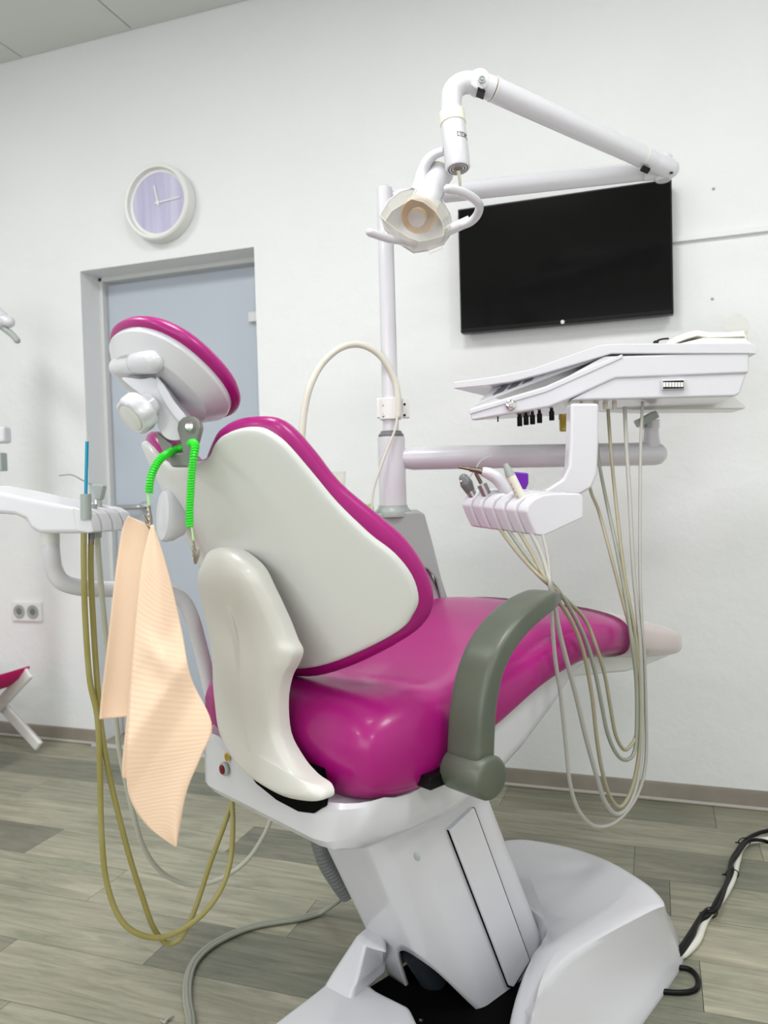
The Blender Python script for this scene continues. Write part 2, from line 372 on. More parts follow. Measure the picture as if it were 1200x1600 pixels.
# socket
sc0 = onY(44, 955, WY); so = thing('wall_socket', 'white double power socket on the wall left of the doorway', 'socket', sc0)
obj('socket_plate', abox(Geo(), sc0.x-.08, sc0.x+.08, WY-.012, WY, sc0.z-.043, sc0.z+.043), 'frame', so, bevel=.004)
for s in (-1, 1):
    g = Geo(); lathe(g, (sc0.x+s*.037, WY-.0125, sc0.z), (0, -1, 0), [(0, .03), (.003, .03), (.003, .02), (.001, .018)], 24); k = obj('socket_outlet', g, 'lgrey', so)
    g = Geo(); lathe(g, (sc0.x+s*.037, WY-.0130, sc0.z), (0, -1, 0), [(0, .015), (.001, .015)], 20); obj('outlet_recess', g, 'mgrey', k)
# bench with pink sling at the far left
by = 2.52; fy = 2.2
bt = onY(47, 1050, by); bb = onY(38, 1150, by); bc = onY(-30, 1060, by); bd = onY(-40, 1200, by)
be = thing('folding_bench', 'low bench with pink seat and crossed white wooden legs by the left wall', 'bench', (bt.x-.3, by, 0))
zt = bt.z
def bar(g, a, b, wd, th, yv=(0, 1, 0)):
    a, b = Vector(a), Vector(b); d = (b-a).normalized(); box(g, (a+b)/2, d, yv, d.cross(Vector(yv)), (b-a).length, th, wd)
for y in (by, by-.42):
    g = Geo(); bar(g, (bt.x, y, zt), (bt.x-.36, y, .03), .05, .022); obj('leg', g, 'frame', be, bevel=.012)
    g = Geo(); bar(g, (bt.x-.36, y+.024, zt), (bt.x+.01, y+.024, .03), .05, .022); obj('leg', g, 'frame', be, bevel=.012)
g = Geo(); tube(g, [(bt.x-.19, by+.04, zt*.52), (bt.x-.19, by-.44, zt*.52)], .01, smooth=False); obj('cross_bar', g, 'frame', be)
g = Geo(); RS = []
for i in range(13):
    t = i/12; x = bt.x-.02-.34*t; z = zt+.02-.09*math.sin(math.pi*t)**.7
    RS.append([Vector((x, by-.42, z)), Vector((x, by+.02, z)), Vector((x, by+.02, z-.012)), Vector((x, by-.42, z-.012))])
rings(g, RS); obj('sling_seat', g, 'sling', be)
# second treatment unit, only its ends reach into the picture
bu = thing('background_lamp_unit', 'blurred white treatment lamp arm and bracket at the far left edge', 'lamp', (-2.98, 2.15, 0))
q = P(-45, 800, 3.0); qx, qy = q.x, q.y; bu.location = (qx, qy, 0)
g = Geo(); lathe(g, (qx, qy, 0), UP, [(0, .05), (.04, .05), (.07, .04), (.9, .04), (1.85, .035)]); obj('pole', g, 'white', bu)
g = Geo(); tube(g, PS([(-45, 455, 3.0), (-20, 480, 2.98), (0, 500, 2.95)]), .035, rnd=True); tube(g, PS([(-4, 495, 2.95), (14, 503, 2.94)]), .022, rnd=True, smooth=False); obj('lamp_head', g, 'white', bu)
g = Geo(); tube(g, PS([(2, 510, 2.95), (18, 522, 2.95), (27, 532, 2.95)]), .012, rnd=True); obj('handle', g, 'lgrey', bu)
g = Geo(); box(g, P(-5, 680, 3.0), RH, FH, UP, .09, .06, .065); obj('bracket_box', g, 'white', bu, bevel=.012)
g = Geo(); box(g, P(-4, 722, 3.0), RH, FH, UP, .055, .05, .07); tube(g, PS([(-6, 700, 3.0), (-6, 780, 3.0)]), .012, smooth=False); obj('bracket_holder', g, 'lgrey', bu, bevel=.004)

# ================================================================== CHAIR
chair = thing('dental_chair', 'magenta dental treatment chair with white shell seen from behind', 'dental chair', O2)
def catm(L, sub=5): return [tuple(v) for v in spline([Vector((a, b, 0)) for a, b in L], sub)]
AL = math.atan(.476); SU = (-math.sin(AL), 0, math.cos(AL)); SN = (math.cos(AL), 0, math.sin(AL)); YC = .025
def back_pt(y, s, off=0, K=.95):
    x = .04 + SU[0]*s + SN[0]*(K*y*y+off); z = .6 + SU[2]*s + SN[2]*(K*y*y+off); return CH(x, y+YC, z)
SH = [(0, .562), (.052, .562), (.075, .566), (.095, .576), (.113, .590), (.135, .600), (.162, .604), (.192, .602), (.217, .591), (.239, .561), (.26, .503), (.28, .441), (.309, .375), (.334, .328), (.346, .281), (.343, .237), (.327, .209), (.3, .186), (.222, .157), (.121, .129), (0, .112)]
CU = [(0, .552), (.045, .556), (.078, .580), (.115, .604), (.161, .611), (.208, .602), (.230, .579), (.250, .529), (.270, .465), (.308, .393), (.335, .336), (.347, .276), (.345, .225), (.327, .19), (.287, .162), (.187, .125), (.085, .098), (0, .088)]
def outline(L, sub=4):
    r = catm(L, sub); return [(a, b) for a, b, _ in [(*p[:2], 0) for p in r]] + [(-p[0], p[1]) for p in reversed(r[1:-1])]
def back_rings(OL, specs, cen=(0, .33)):
    RS = []
    for f, off, grow in specs:
        ring = []
        for (y, s) in OL:
            dy, ds = y-cen[0], s-cen[1]; l = math.hypot(dy, ds); ff = f + grow/l
            ring.append(back_pt(cen[0]+dy*ff, cen[1]+ds*ff, off))
        RS.append(ring)
    return RS
g = Geo(); OL = outline(SH)
rings(g, back_rings(OL, [(.02, 0, 0), (.15, 0, 0), (.3, 0, 0), (.45, 0, 0), (.6, 0, 0), (.72, 0, 0), (.82, 0, 0), (.9, 0, 0), (.96, 0, 0), (1, .001, -.003), (1, .004, 0), (1, .012, .000), (.9, .012, 0)]), True, True)
obj('backrest_shell', g, 'white2', chair, ang=50)
g = Geo(); OL = outline(CU)
rings(g, back_rings(OL, [(.5, .014, 0), (.9, .010, 0), (1, .010, -.012), (1, .013, -.004), (1, .020, .004), (1, .030, .006), (1, .042, .001), (1, .056, -.009), (1, .068, -.024), (1, .074, -.045), (.7, .078, 0), (.5, .074, 0), (.2, .072, 0), (.02, .072, 0)]), True, True)
obj('backrest_cushion', g, 'magenta', chair, ang=80)
# rear pod that hides the hinge
PX = [(.96, -.150), (.93, -.158), (.87, -.135), (.80, -.108), (.70, -.104), (.60, -.097), (.55, -.108), (.50, -.122), (.44, -.125)]
def pod_x(z):
    if z >= PX[0][0]: return PX[0][1]
    for (z1, x1), (z2, x2) in zip(PX, PX[1:]):
        if z >= z2: t = (z1-z)/(z1-z2); return x1+(x2-x1)*t
    return PX[-1][1]
def pod_yz(px, py):          # where the sight line meets the rear surface of the cover
    q = ((px-600)*R_-(py-800)*U_)/FPX+F_; x = -.1
    for _ in range(40):
        p0 = CH(x, 0, .5); t = (p0-CAM).dot(CA)/q.dot(CA); l = (CAM+q*t-CAM)/KS+CAM-CO
        z = l.z; x = x*.5+pod_x(z)*.5
    return l.dot(CW), z
PO = [(338, 856), (352, 858), (370, 869), (392, 893), (412, 928), (430, 966), (446, 1000), (453, 1020), (447, 1040), (436, 1062), (430, 1100), (435, 1150), (455, 1190), (476, 1216), (497, 1232), (499, 1251), (474, 1254), (432, 1243), (384, 1211), (354, 1172), (338, 1130), (331, 1080), (328, 1020), (321, 975), (311, 935), (305, 900), (309, 877), (322, 861)]
PO = [(p.x, p.y) for p in spline([Vector((*pod_yz(*p), 0)) for p in PO], 4, True)]
def spine_y(z):
    near = [y for y, zz in PO if abs(zz-z) < .022]; return (min(near)+max(near))/2
SPY = {k_: spine_y(.56+.03*k_) for k_ in range(11)}
for _ in range(5): SPY = {k_: (SPY[max(k_-1, 0)]+2*SPY[k_]+SPY[min(k_+1, 10)])/4 for k_ in SPY}
def spn(z):
    t = min(max((z-.56)/.03, 0), 9.999); k_ = int(t); return SPY[k_]+(SPY[k_+1]-SPY[k_])*(t-k_)
g = Geo(); RS = []
for f, dx in [(1, .030), (1, .012), (.992, .007), (.975, .003), (.86, -.006), (.84, -.0070)]+[(f, -.0070-.006*(1-(f/.84)**2)) for f in (.72, .6, .48, .36, .24, .12, .03)]:
    ring = []
    for y, z in PO:
        z0_ = min(max(z, .58), .84); zz = z0_+(z-z0_)*f; yy = spn(z0_)+(y-spn(z0_))*f
        ring.append(CH(sum(pod_x(zz+.012*w_) for w_ in (-3, -2, -1, 0, 1, 2, 3))/7+dx, yy, zz))
    RS.append(ring)
rings(g, RS, True, True); obj('hinge_cover', g, 'pearl', chair, ang=45)
# seat cushion
def lerp(T, x):
    for i in range(len(T)-1):
        if x <= T[i+1][0] or i == len(T)-2:
            a, b = T[i], T[i+1]; t = min(max((x-a[0])/(b[0]-a[0]), 0), 1); t = t*t*(3-2*t) if False else t
            return [a[k]+(b[k]-a[k])*t for k in range(1, len(a))]
#        x   top  bottom halfwidth  centre-dip
ST = [(-.05, .62, .57, .20, 0), (-.038, .655, .52, .262, .0), (-.012, .682, .495, .280, .004), (.04, .700, .480, .29, .014), (.11, .704, .480, .294, .024), (.2, .690, .515, .29, .026), (.32, .700, .557, .29, .022), (.45, .725, .605, .29, .014), (.58, .752, .628, .288, .006), (.68, .757, .630, .284, 0), (.78, .742, .622, .278, 0), (.88, .718, .606, .268, 0), (.98, .694, .590, .255, 0)]
ST2 = [(.96, .700, .594, .260, 0), (1.05, .676, .578, .244, 0), (1.15, .650, .562, .224, 0), (1.22, .632, .552, .198, 0), (1.27, .614, .548, .15, 0), (1.29, .598, .556, .09, 0), (1.296, .585, .57, .03, 0)]
def cush_ring(x, zt, zb, hw, dip, n=44, p=3.4, grow=0):
    zc, hz = (zt+zb)/2, (zt-zb)/2+grow; out = []
    for j in range(n):
        t = 2*math.pi*j/n; ct, st = math.cos(t), math.sin(t)
        y = (hw+grow)*math.copysign(abs(ct)**(2/p), ct); z = zc+hz*math.copysign(abs(st)**(2/p), st)
        if st > 0: z -= dip*math.cos(min(1, abs(y)/(hw*.85))*math.pi/2)**1.2*min(1, st*1.5)
        if st < 0: z -= .012*math.cos(y/hw*math.pi/2)*0
        out.append(CH(x, y, z))
    return out
def seat_rings(T, step=.02, **k):
    xs2 = []; x = T[0][0]
    while x < T[-1][0]-1e-6: xs2.append(x); x += step
    xs2.append(T[-1][0]); P5 = [Vector((t[1], t[2], t[3])) for t in T]
    out = []
    for x in xs2:
        for i in range(len(T)-1):
            if x <= T[i+1][0]+1e-9: break
        a, b, c, d = T[max(i-1, 0)], T[i], T[i+1], T[min(i+2, len(T)-1)]; t = (x-b[0])/(c[0]-b[0])
        def cr(k):
            m0 = (c[k]-a[k])/(c[0]-a[0])*(c[0]-b[0]); m1 = (d[k]-b[k])/(d[0]-b[0])*(c[0]-b[0])
            return (2*t**3-3*t*t+1)*b[k]+(t**3-2*t*t+t)*m0+(-2*t**3+3*t*t)*c[k]+(t**3-t*t)*m1
        out.append(cush_ring(x, cr(1), cr(2), cr(3), cr(4), **k))
    return out
g = Geo(); rings(g, seat_rings(ST+ST2[1:], .012)); obj('seat_cushion', g, 'magenta', chair, ang=80)
# white tray below the seat: side profile extruded across with rounded edges
fp = [(-.080, .512), (-.092, .505), (-.093, .455), (-.078, .437), (-.03, .422), (.05, .415), (.2, .42), (.30, .44), (.42, .485), (.53, .545), (.63, .612), (.72, .632), (.72, .662), (.60, .668), (.47, .655), (.35, .605), (.25, .555), (.14, .518), (.02, .508), (-.05, .512)]
g = Geo(); fpc = fp
def ring_y(y, inset):
    out = []
    cx, cz = .2, .53
    for x, z in fpc:
        zz = z if z > .5 and x > -.05 and x != .8 else z
        out.append(CH(x+(inset if x < 0 else -inset*.3), y, z+(inset if z < .5 or (x > .4 and z < .63) else 0)))
    return out
RS = []; EH = .266
for e in (.0, .004, .014, .03, .05, .08, .11, .27, .43, .46, .49, .51, .526, .536, .54):
    ee = min(e, .54-e); r1, r2 = .085, .055; ring = []
    dx = r1-math.sqrt(max(r1*r1-(r1-min(ee, r1))**2, 0)); dz = r2-math.sqrt(max(r2*r2-(r2-min(ee, r2))**2, 0))
    for i_, (x, z) in enumerate(fpc):
        x2 = x+dx*max(0, min(1, (.14-x)/.2)); z2 = z+(dz*.9 if 2 <= i_ <= 11 else 0)+(.040*max(0, min(1, (e-.30)/.12)) if i_ in (0, 1, 18, 19) else 0)+(.008 if i_ in (0, 1) else 0)
        ring.append(CH(x2, (e-.27)/.27*(EH-.010*max(0, min(1, (x-.25)/.2)))*(1 if e < .27 else .87), z2))
    RS.append(ring)
rings(g, RS)
seatf = obj('seat_frame', g, 'white', chair, ang=28)
# black slot below the hinge cover
g = Geo(); pts = [(-.3, .0), (.155, .0)]
def rearp(px, py, x=-.093):  # pixel onto the rear face of the frame in chair coordinates
    n = CA; p0 = CH(x, 0, .5); q = ((px-600)*R_-(py-800)*U_)/FPX+F_; t = (p0-CAM).dot(n)/q.dot(n); return CAM+q*t
L = [rearp(*p, x=-.0945) for p in [(378, 1192), (400, 1224), (432, 1250), (466, 1268), (490, 1271), (502, 1262), (507, 1238), (480, 1215), (440, 1195)]]
prism(g, L, cdir(.012, 0, 0)); obj('hinge_slot', g, 'void', chair)
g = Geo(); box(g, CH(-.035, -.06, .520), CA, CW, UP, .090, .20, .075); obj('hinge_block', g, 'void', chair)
g = Geo(); c0 = rearp(352, 1201, -.0965); lathe(g, c0, -CA, [(0, .0125), (.004, .0125), (.006, .010), (.006, .0085)]); k = obj('emergency_button', g, 'lgrey', chair)
g = Geo(); lathe(g, c0-CA*.004, -CA, [(0, .0085), (.004, .0085), (.005, .006)]); obj('button_cap', g, 'red', k, label='dark red button cap')
g = Geo(); c0 = rearp(355, 1183, -.0965); lathe(g, c0, -CA, [(0, .008), (.001, .008)], 20); k = obj('warning_sticker', g, 'yellow', chair, label='round yellow sticker')
g = Geo(); tube(g, ellipse(c0-CA*.0014, CW, UP, .0055, .0055, 16)+[c0-CA*.0014+CW*.0055], .0007, 6, smooth=False); box(g, c0-CA*.0014, CA, CW, UP, .001, .001, .007); obj('sticker_print', g, 'clip', k)
# headrest
hc = (-.224, .040, 1.252); ta = math.radians(50)
hn = cdir(math.cos(ta), 0, math.sin(ta)); hu = cdir(-math.sin(ta), 0, math.cos(ta)); hw = CW
HC = CH(*hc); 
def hring(a, b, off, du=0, p=2.3): return ellipse(HC+hn*off+hu*du, hw, hu, a*.875, b*.875, 56, p)
g = Geo(); rings(g, [hring(.02, .02, -.014), hring(.102, .088, -.014), hring(.107, .093, -.013), hring(.131, .115, .008), hring(.136, .120, .013), hring(.137, .121, .016), hring(.136, .120, .024), hring(.11, .1, .026)])
obj('headrest_shell', g, 'white', chair, ang=24)
g = Geo(); rings(g, [hring(.11, .10, .020), hring(.134, .117, .022), hring(.143, .127, .025), hring(.147, .131, .031), hring(.146, .130, .038), hring(.138, .122, .046), hring(.12, .105, .051), hring(.06, .05, .050), hring(.01, .01, .049)])
obj('headrest_cushion', g, 'magenta', chair, ang=80)
HD = 1.30*KS/.93*.93
def hp(px, py, d=1.20): return P(px, py, d)
# grey yoke
yk = 1.225
g = Geo()
prism(g, [P(x, y, yk+(300-x)*.0008) for x, y in [(242, 674), (247, 692), (254, 706), (268, 730), (298, 730), (303, 705), (310, 680), (313, 668), (311, 658), (304, 651), (295, 649), (285, 652), (278, 659), (276, 670), (283, 696), (285, 707), (270, 708), (269, 694), (262, 690), (254, 682)]], FH*.026)
obj('headrest_bracket', g, 'grey', chair, bevel=.004)
g = Geo(); lathe(g, P(298, 667, yk-.001), -FH*1+RH*(-.1), [(-.02, .009), (.003, .009), (.008, .006), (.009, .002)]); obj('bracket_pin', g, 'chrome', chair)
# curved white arm behind headrest
g = Geo(); am = 1.255
A1 = [(190, 590), (220, 592), (240, 590), (256, 604), (272, 628), (288, 648), (294, 662), (288, 684), (268, 688), (254, 680), (246, 664), (243, 645), (226, 622), (205, 605)]
A1 = [tuple(v)[:2] for v in spline([Vector((*a, 0)) for a in A1], 4, True)]
rings(g, [[P(x, y, am) for x, y in A1], [P(x, y, am) + FH*.045 for x, y in A1]]); obj('headrest_arm', g, 'white', chair, bevel=.006)
g = Geo(); A2 = [(244, 588), (258, 604), (273, 628), (290, 650), (293, 662), (280, 660), (262, 638), (248, 612)]
A2 = [tuple(v)[:2] for v in spline([Vector((*a, 0)) for a in A2], 4, True)]
rings(g, [[P(x, y, am-.006) for x, y in A2], [P(x, y, am-.006) + FH*.05 for x, y in A2]]); obj('arm_cover', g, 'white', chair, bevel=.004)
# knuckle
g = Geo(); tube(g, PS([(186, 574, 1.30), (212, 570, 1.265)]), .0165, 24, smooth=False, rnd=True); obj('hinge_barrel', g, 'white', chair)
g = Geo(); tube(g, PS([(216, 567, 1.25), (240, 565, 1.225)]), .0185, 24, smooth=False, rnd=True); obj('hinge_cap', g, 'white', chair)
# knob
g = Geo(); kc = P(222, 640, 1.235); kd = (RH*-.55-UP*.58-FH*.60).normalized(); n = 64; d_, u_, v_ = frame_of(kd)
RS = []
for h, r, a in [(-.02, .018, 0), (-.004, .020, 0), (-.002, .030, 0), (.003, .032, 1), (.018, .0315, 1), (.024, .029, .8), (.0255, .0255, .2), (.0245, .0235, 0), (.0235, .022, 0)]:
    RS.append([kc+d_*h+(u_*math.cos(2*math.pi*j/n)+v_*math.sin(2*math.pi*j/n))*(r+a*.0013*math.cos(8*2*math.pi*j/n)) for j in range(n)])
rings(g, RS); obj('adjusting_knob', g, 'white', chair, ang=50)
g = Geo(); lathe(g, kc+d_*.0225, d_, [(0, .0222), (.003, .0222), (.0038, .020)], 40); obj('knob_disc', g, 'white2', chair)
# white handle disc on the far side of the back
g = Geo(); c0 = P(262, 806, 1.42); dd = (RH*(-.62)-FH*.45+UP*.1).normalized(); u2 = (UP*.93+RH*(-.36)).normalized(); u2 = (u2-dd*u2.dot(dd)).normalized(); v2 = dd.cross(u2)
rings(g, [ellipse(c0+dd*h, u2, v2, .048*f, .033*f, 40) for h, f in ((-.03, .7), (-.01, .95), (0, 1), (.006, .99), (.010, .93), (.0115, .8), (.010, .3))]); obj('side_handle', g, 'white', chair)
# armrest
spine = spline([CH(x, -.345, z) for x, z in [(.143, .580), (.151, .65), (.163, .695), (.184, .737), (.218, .772), (.262, .799), (.314, .819), (.362, .83), (.392, .832)]], 5)
tk = [.024, .023, .022, .021, .021, .021, .020, .018, .011]; wd = [.040, .040, .040, .040, .040, .040, .039, .035, .024]
RS = []
for i, c in enumerate(spine):
    f = i/(len(spine)-1)*(len(tk)-1); k = min(int(f), len(tk)-2); t = f-k
    th = (tk[k]+(tk[k+1]-tk[k])*t)*KS; ww = (wd[k]+(wd[k+1]-wd[k])*t)*KS
    dn = (spine[min(i+1, len(spine)-1)]-spine[max(i-1, 0)]).normalized(); nn = CW.cross(dn).normalized()
    RS.append(ellipse(c, CW, nn, ww, th, 48, 6))
e = spine[-1]; dn = (spine[-1]-spine[-2]).normalized(); nn = CW.cross(dn).normalized()
for h, f in ((.008, .9), (.013, .7), (.016, .35)): RS.append(ellipse(e+dn*h, CW, nn, ww*f, th*f, 48, 5))
s0 = spine[0]; dn = (spine[1]-spine[0]).normalized(); nn = CW.cross(dn).normalized()
for h, f in ((.003, .96), (.006, .85)): RS.insert(0, ellipse(s0-dn*h, CW, nn, wd[0]*f*KS, tk[0]*f*KS, 48, 6))
g = Geo(); rings(g, RS); obj('armrest', g, 'arm', chair, ang=45)
g = Geo(); pc = CH(.142, -.350, .548); prf = [(-.05, .030), (-.048, .036), (-.044, .0385), (0, .0390), (.044, .0390), (.049, .0365), (.051, .031)]
n = 40; RS = []
for h, r in prf:
    ring = []
    for j in range(n):
        t = 2*math.pi*j/n; ring.append(pc - CW*h*.92*KS + (CA*math.cos(t)*1.05+UP*math.sin(t)*.98)*r*KS)
    RS.append(ring)
rings(g, RS); obj('armrest_pivot', g, 'arm', chair, ang=50)
g = Geo(); box(g, CH(.10, -.285, .535), CA, CW, UP, .05, .05, .022); obj('armrest_mount', g, 'black', chair, bevel=.003)
# lift arm: a sloping white column
def sloped(xa, xb, y0, y1, zt, zb, sh):
    pass
LT, LB = .50, .03; SL = -.47
def lp(x, y, z): return CB(x+SL*(z-LB), y, z)
g = Geo()
# cross-section (near side to the camera): chamfered ridge between rear face and side face
YN = -.178
CV = [(.42, .03, .06), (.34, .03, .04), (.28, .03, .03), (.262, .027, .03), (.258, .018, .028), (.258, -.005, .025), (.258, -.025, .022), (.258, -.034, .055), (.258, -.044, .10), (.258, -.055, .13), (.258, -.07, .15), (.258, -.09, .163), (.258, -.11, .166), (.260, -.128, .16), (.272, -.147, .13), (.290, -.164, .07), (.306, -.174, .022), (.322, -.178, .002), (.345, -.178, .003), (.413, -.178, .017), (.47, -.178, .036), (.51, -.178, .055), (.526, -.174, .065), (.532, -.16, .07), (.532, -.05, .08), (.532, .02, .08), (.50, .03, .08)]
cv = spline([Vector(p) for p in CV], 3, True)
g = Geo(); RS = []
for k_ in range(9):
    t = (k_/8)**1.4; RS.append([lp(p.x, p.y, p.z+(.50-p.z)*t) for p in cv])
rings(g, RS, False, True); lf = obj('lift_column', g, 'white', chair, ang=60, solid=.008, soff=1)
g = Geo(); rings(g, [[lp(x, y, z) for x, y in ((.34, .01), (.34, -.12), (.37, -.155), (.50, -.155), (.50, .01))] for z in (.03, .3)]); obj('lift_core', g, 'void', chair)
def sidep(px, py, y=YN):
    n = CW; p0 = CB(0, y, 0); q = ((px-600)*R_-(py-800)*U_)/FPX+F_; t = (p0-CAM).dot(n)/q.dot(n); return CAM+q*t
def rearc(px, py, x=.25):
    n = (CA + UP*(-SL)).normalized(); p0 = lp(x, 0, LB); q = ((px-600)*R_-(py-800)*U_)/FPX+F_; t = (p0-CAM).dot(n)/q.dot(n); return CAM+q*t
g = Geo(); prism(g, [sidep(x, y, YN-.013) for x, y in [(701, 1298), (742, 1262), (829, 1501), (803, 1545), (795, 1543)]], CW*.01); obj('panel_gap', g, 'void', lf)
g = Geo(); prism(g, [sidep(x, y, YN-.018) for x, y in [(704, 1298), (742, 1262), (829, 1501), (803, 1543), (797, 1541)]], CW*.02)
obj('side_panel', g, 'white', lf, bevel=.003)
g = Geo(); lathe(g, rearc(652, 1338, .246), -CA, [(0, .007), (.002, .007), (.003, .004)], 20); obj('cover_screw', g, 'lgrey', lf)
# hydraulic cylinder in the dark slot
g = Geo(); tube(g, [CB(.30, -.06, .04), CB(.245, -.06, .13)], .030, 24, smooth=False); obj('lift_cylinder', g, 'dmetal', chair)
g = Geo(); tube(g, [CB(.25, -.06, .12), CB(.20, -.06, .23)], .011, 16, smooth=False); obj('lift_rod', g, 'white2', chair)
# base: moulded cover, right lobe
def bz(px, py, z): return onZ(px, py, z)
top = [(757, 1322), (790, 1312), (820, 1310), (860, 1316), (900, 1325), (950, 1343), (1000, 1372), (1025, 1392), (1038, 1412), (1020, 1420), (940, 1462), (880, 1502), (850, 1545), (828, 1600), (815, 1660), (800, 1660), (795, 1610), (805, 1560), (822, 1515), (836, 1484), (830, 1470), (760, 1400)]
bot = [(757, 1345), (790, 1335), (830, 1335), (870, 1340), (910, 1352), (960, 1372), (1010, 1402), (1040, 1430), (1058, 1465), (1068, 1500), (1050, 1535), (1012, 1590), (975, 1640), (940, 1690), (900, 1720), (800, 1720), (795, 1640), (795, 1600), (810, 1560), (825, 1520), (815, 1490), (760, 1420)]
g = Geo(); TZ = .185
def mixv(a, b, t): return a+(b-a)*t
tp = [onZ(x, y, TZ) for x, y in top]; bp_ = [onZ(x, y, .0) for x, y in bot]
for i_ in range(14, 22): tp[i_] = onZ(*top[i_], .12)
tp[19] = onZ(840, 1490, .12); tp[20] = CB(.50, -.185, .125); tp[21] = CB(.505, .0, .15)
for i_ in range(16, 22): bp_[i_] = Vector((tp[i_].x, tp[i_].y, 0))
tp = spline(tp, 3, True); bp_ = spline(bp_, 3, True); cen = sum(tp, Vector())/len(tp)
RS = [[Vector((p.x, p.y, 0)) for p in bp_], [Vector((p.x, p.y, .012)) for p in bp_]]
RS.append([mixv(Vector((b.x, b.y, 0)), Vector((t.x, t.y, 0)), .22)+UP*.030 for b, t in zip(bp_, tp)])
RS.append([mixv(Vector((b.x, b.y, 0)), Vector((t.x, t.y, 0)), .65)+UP*(t.z*.57) for b, t in zip(bp_, tp)])
RS.append([mixv(Vector((b.x, b.y, 0)), Vector((t.x, t.y, 0)), .93)+UP*(t.z-.015) for b, t in zip(bp_, tp)])
RS.append([Vector((t.x, t.y, t.z-.003)) for t in tp])
RS.append([mixv(t, Vector((cen.x, cen.y, TZ+.002)), .06) for t in tp])
RS.append([mixv(t, Vector((cen.x, cen.y, TZ+.004)), .25) for t in tp])
rings(g, RS); basec = obj('base_cover', g, 'white', chair, ang=60)
# base: left foot and its riser
g = Geo(); L0 = [onZ(x, y, .07) for x, y in [(250, 1745), (423, 1600), (494, 1546), (540, 1508), (590, 1546), (640, 1571), (652, 1597), (648, 1700), (420, 1900)]]
c0 = sum(L0, Vector())/len(L0)
rings(g, [[Vector((c0.x+(p.x-c0.x)*1.03, c0.y+(p.y-c0.y)*1.03, 0)) for p in L0], L0])
obj('base_foot', g, 'white', chair, bevel=.012, seg=4, angle_lim=25)
g = Geo(); rings(g, [[onZ(x, y, .06) for x, y in [(500, 1550), (546, 1572), (603, 1524), (600, 1450)]], [onZ(x, y, .085) for x, y in [(515, 1524), (553, 1547), (603, 1500), (598, 1450)]], [onZ(x, y, .16) for x, y in [(557, 1460), (570, 1469), (605, 1490), (600, 1425)]]])
obj('foot_riser', g, 'white', chair, bevel=.010, seg=4, angle_lim=20)
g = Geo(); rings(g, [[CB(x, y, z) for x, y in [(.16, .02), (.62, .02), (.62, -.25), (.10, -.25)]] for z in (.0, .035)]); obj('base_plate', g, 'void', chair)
g = Geo(); random.seed(3)
for i in range(9):
    c0 = CB(.08+random.random()*.3, -.28+random.random()*.25, .037); g = Geo(); lathe(g, c0, UP, [(0, .004), (.004, .004), (.005, .002)], 8); obj('base_bolt', g, 'steel', chair)
# corrugated hose beside the column
g = Geo(); pth = spline(PS([(492, 1278, 1.66), (497, 1310, 1.66), (508, 1345, 1.67), (524, 1372, 1.68), (542, 1398, 1.70)]), 24); 
rr = []; 
RS = []
for i, p in enumerate(pth):
    dn = (pth[min(i+1, len(pth)-1)]-pth[max(i-1, 0)]).normalized(); _, u2, v2 = frame_of(dn, RH)
    RS.append(ellipse(p, u2, v2, *(2*[.0165+(.0016 if i % 4 < 2 else 0)]), 18))
rings(g, RS); obj('corrugated_sleeve', g, 'mgrey', chair, ang=80)

# clear foot cover over the leg end
g = Geo(); FT = [(.80, .738, .620, .278, 0), (.88, .720, .606, .270, 0), (.96, .700, .592, .262, 0)]+ST2[1:]
rings(g, seat_rings(FT, .015, grow=.006), False, True)
fc = obj('clear_foot_cover', g, 'film', ang=80, recalc=True); tag(fc, 'milky transparent plastic sleeve pulled over the foot end of the magenta chair', 'cover')
g = Geo(); prism(g, [CH(x, -.215, z) for x, z in [(.60, .62), (.74, .655), (.95, .625), (1.13, .585), (1.15, .572), (1.0, .566), (.90, .568), (.80, .582), (.66, .60)]], CW*.46*KS); obj('footrest_frame', g, 'white2', chair, bevel=.012)

# ================================================================== UNIT POST
PD = 2.1; pc = P(614, 790, PD); px_, py_ = pc.x, pc.y
def zat(y, d=PD): return P(614, y, d).z
unit = thing('unit_post', 'tall white post on grey cabinet behind the chair backrest', 'equipment post', (px_, py_, 0))
g = Geo(); lathe(g, (px_, py_, zat(690)), UP, [(0, .0215), (zat(300)-zat(690), .0205), (zat(296)-zat(690), .012)]); obj('post', g, 'white', unit)
g = Geo(); lathe(g, (px_, py_, zat(800)), UP, [(0, .038), (.02, .037), (zat(684)-zat(800), .0365), (zat(683)-zat(800), .034)]); obj('lower_sleeve', g, 'white', unit)
g = Geo(); lathe(g, (px_, py_, zat(684)), UP, [(0, .034), (.008, .034), (.014, .028), (.017, .028), (.018, .021)]); obj('sleeve_cap', g, 'mgrey', unit)
g = Geo(); lathe(g, (px_, py_, zat(800)), UP, [(-.012, .050), (0, .050), (.006, .046), (.012, .040), (.018, .039)]); obj('sleeve_ring', g, 'lgrey', unit)
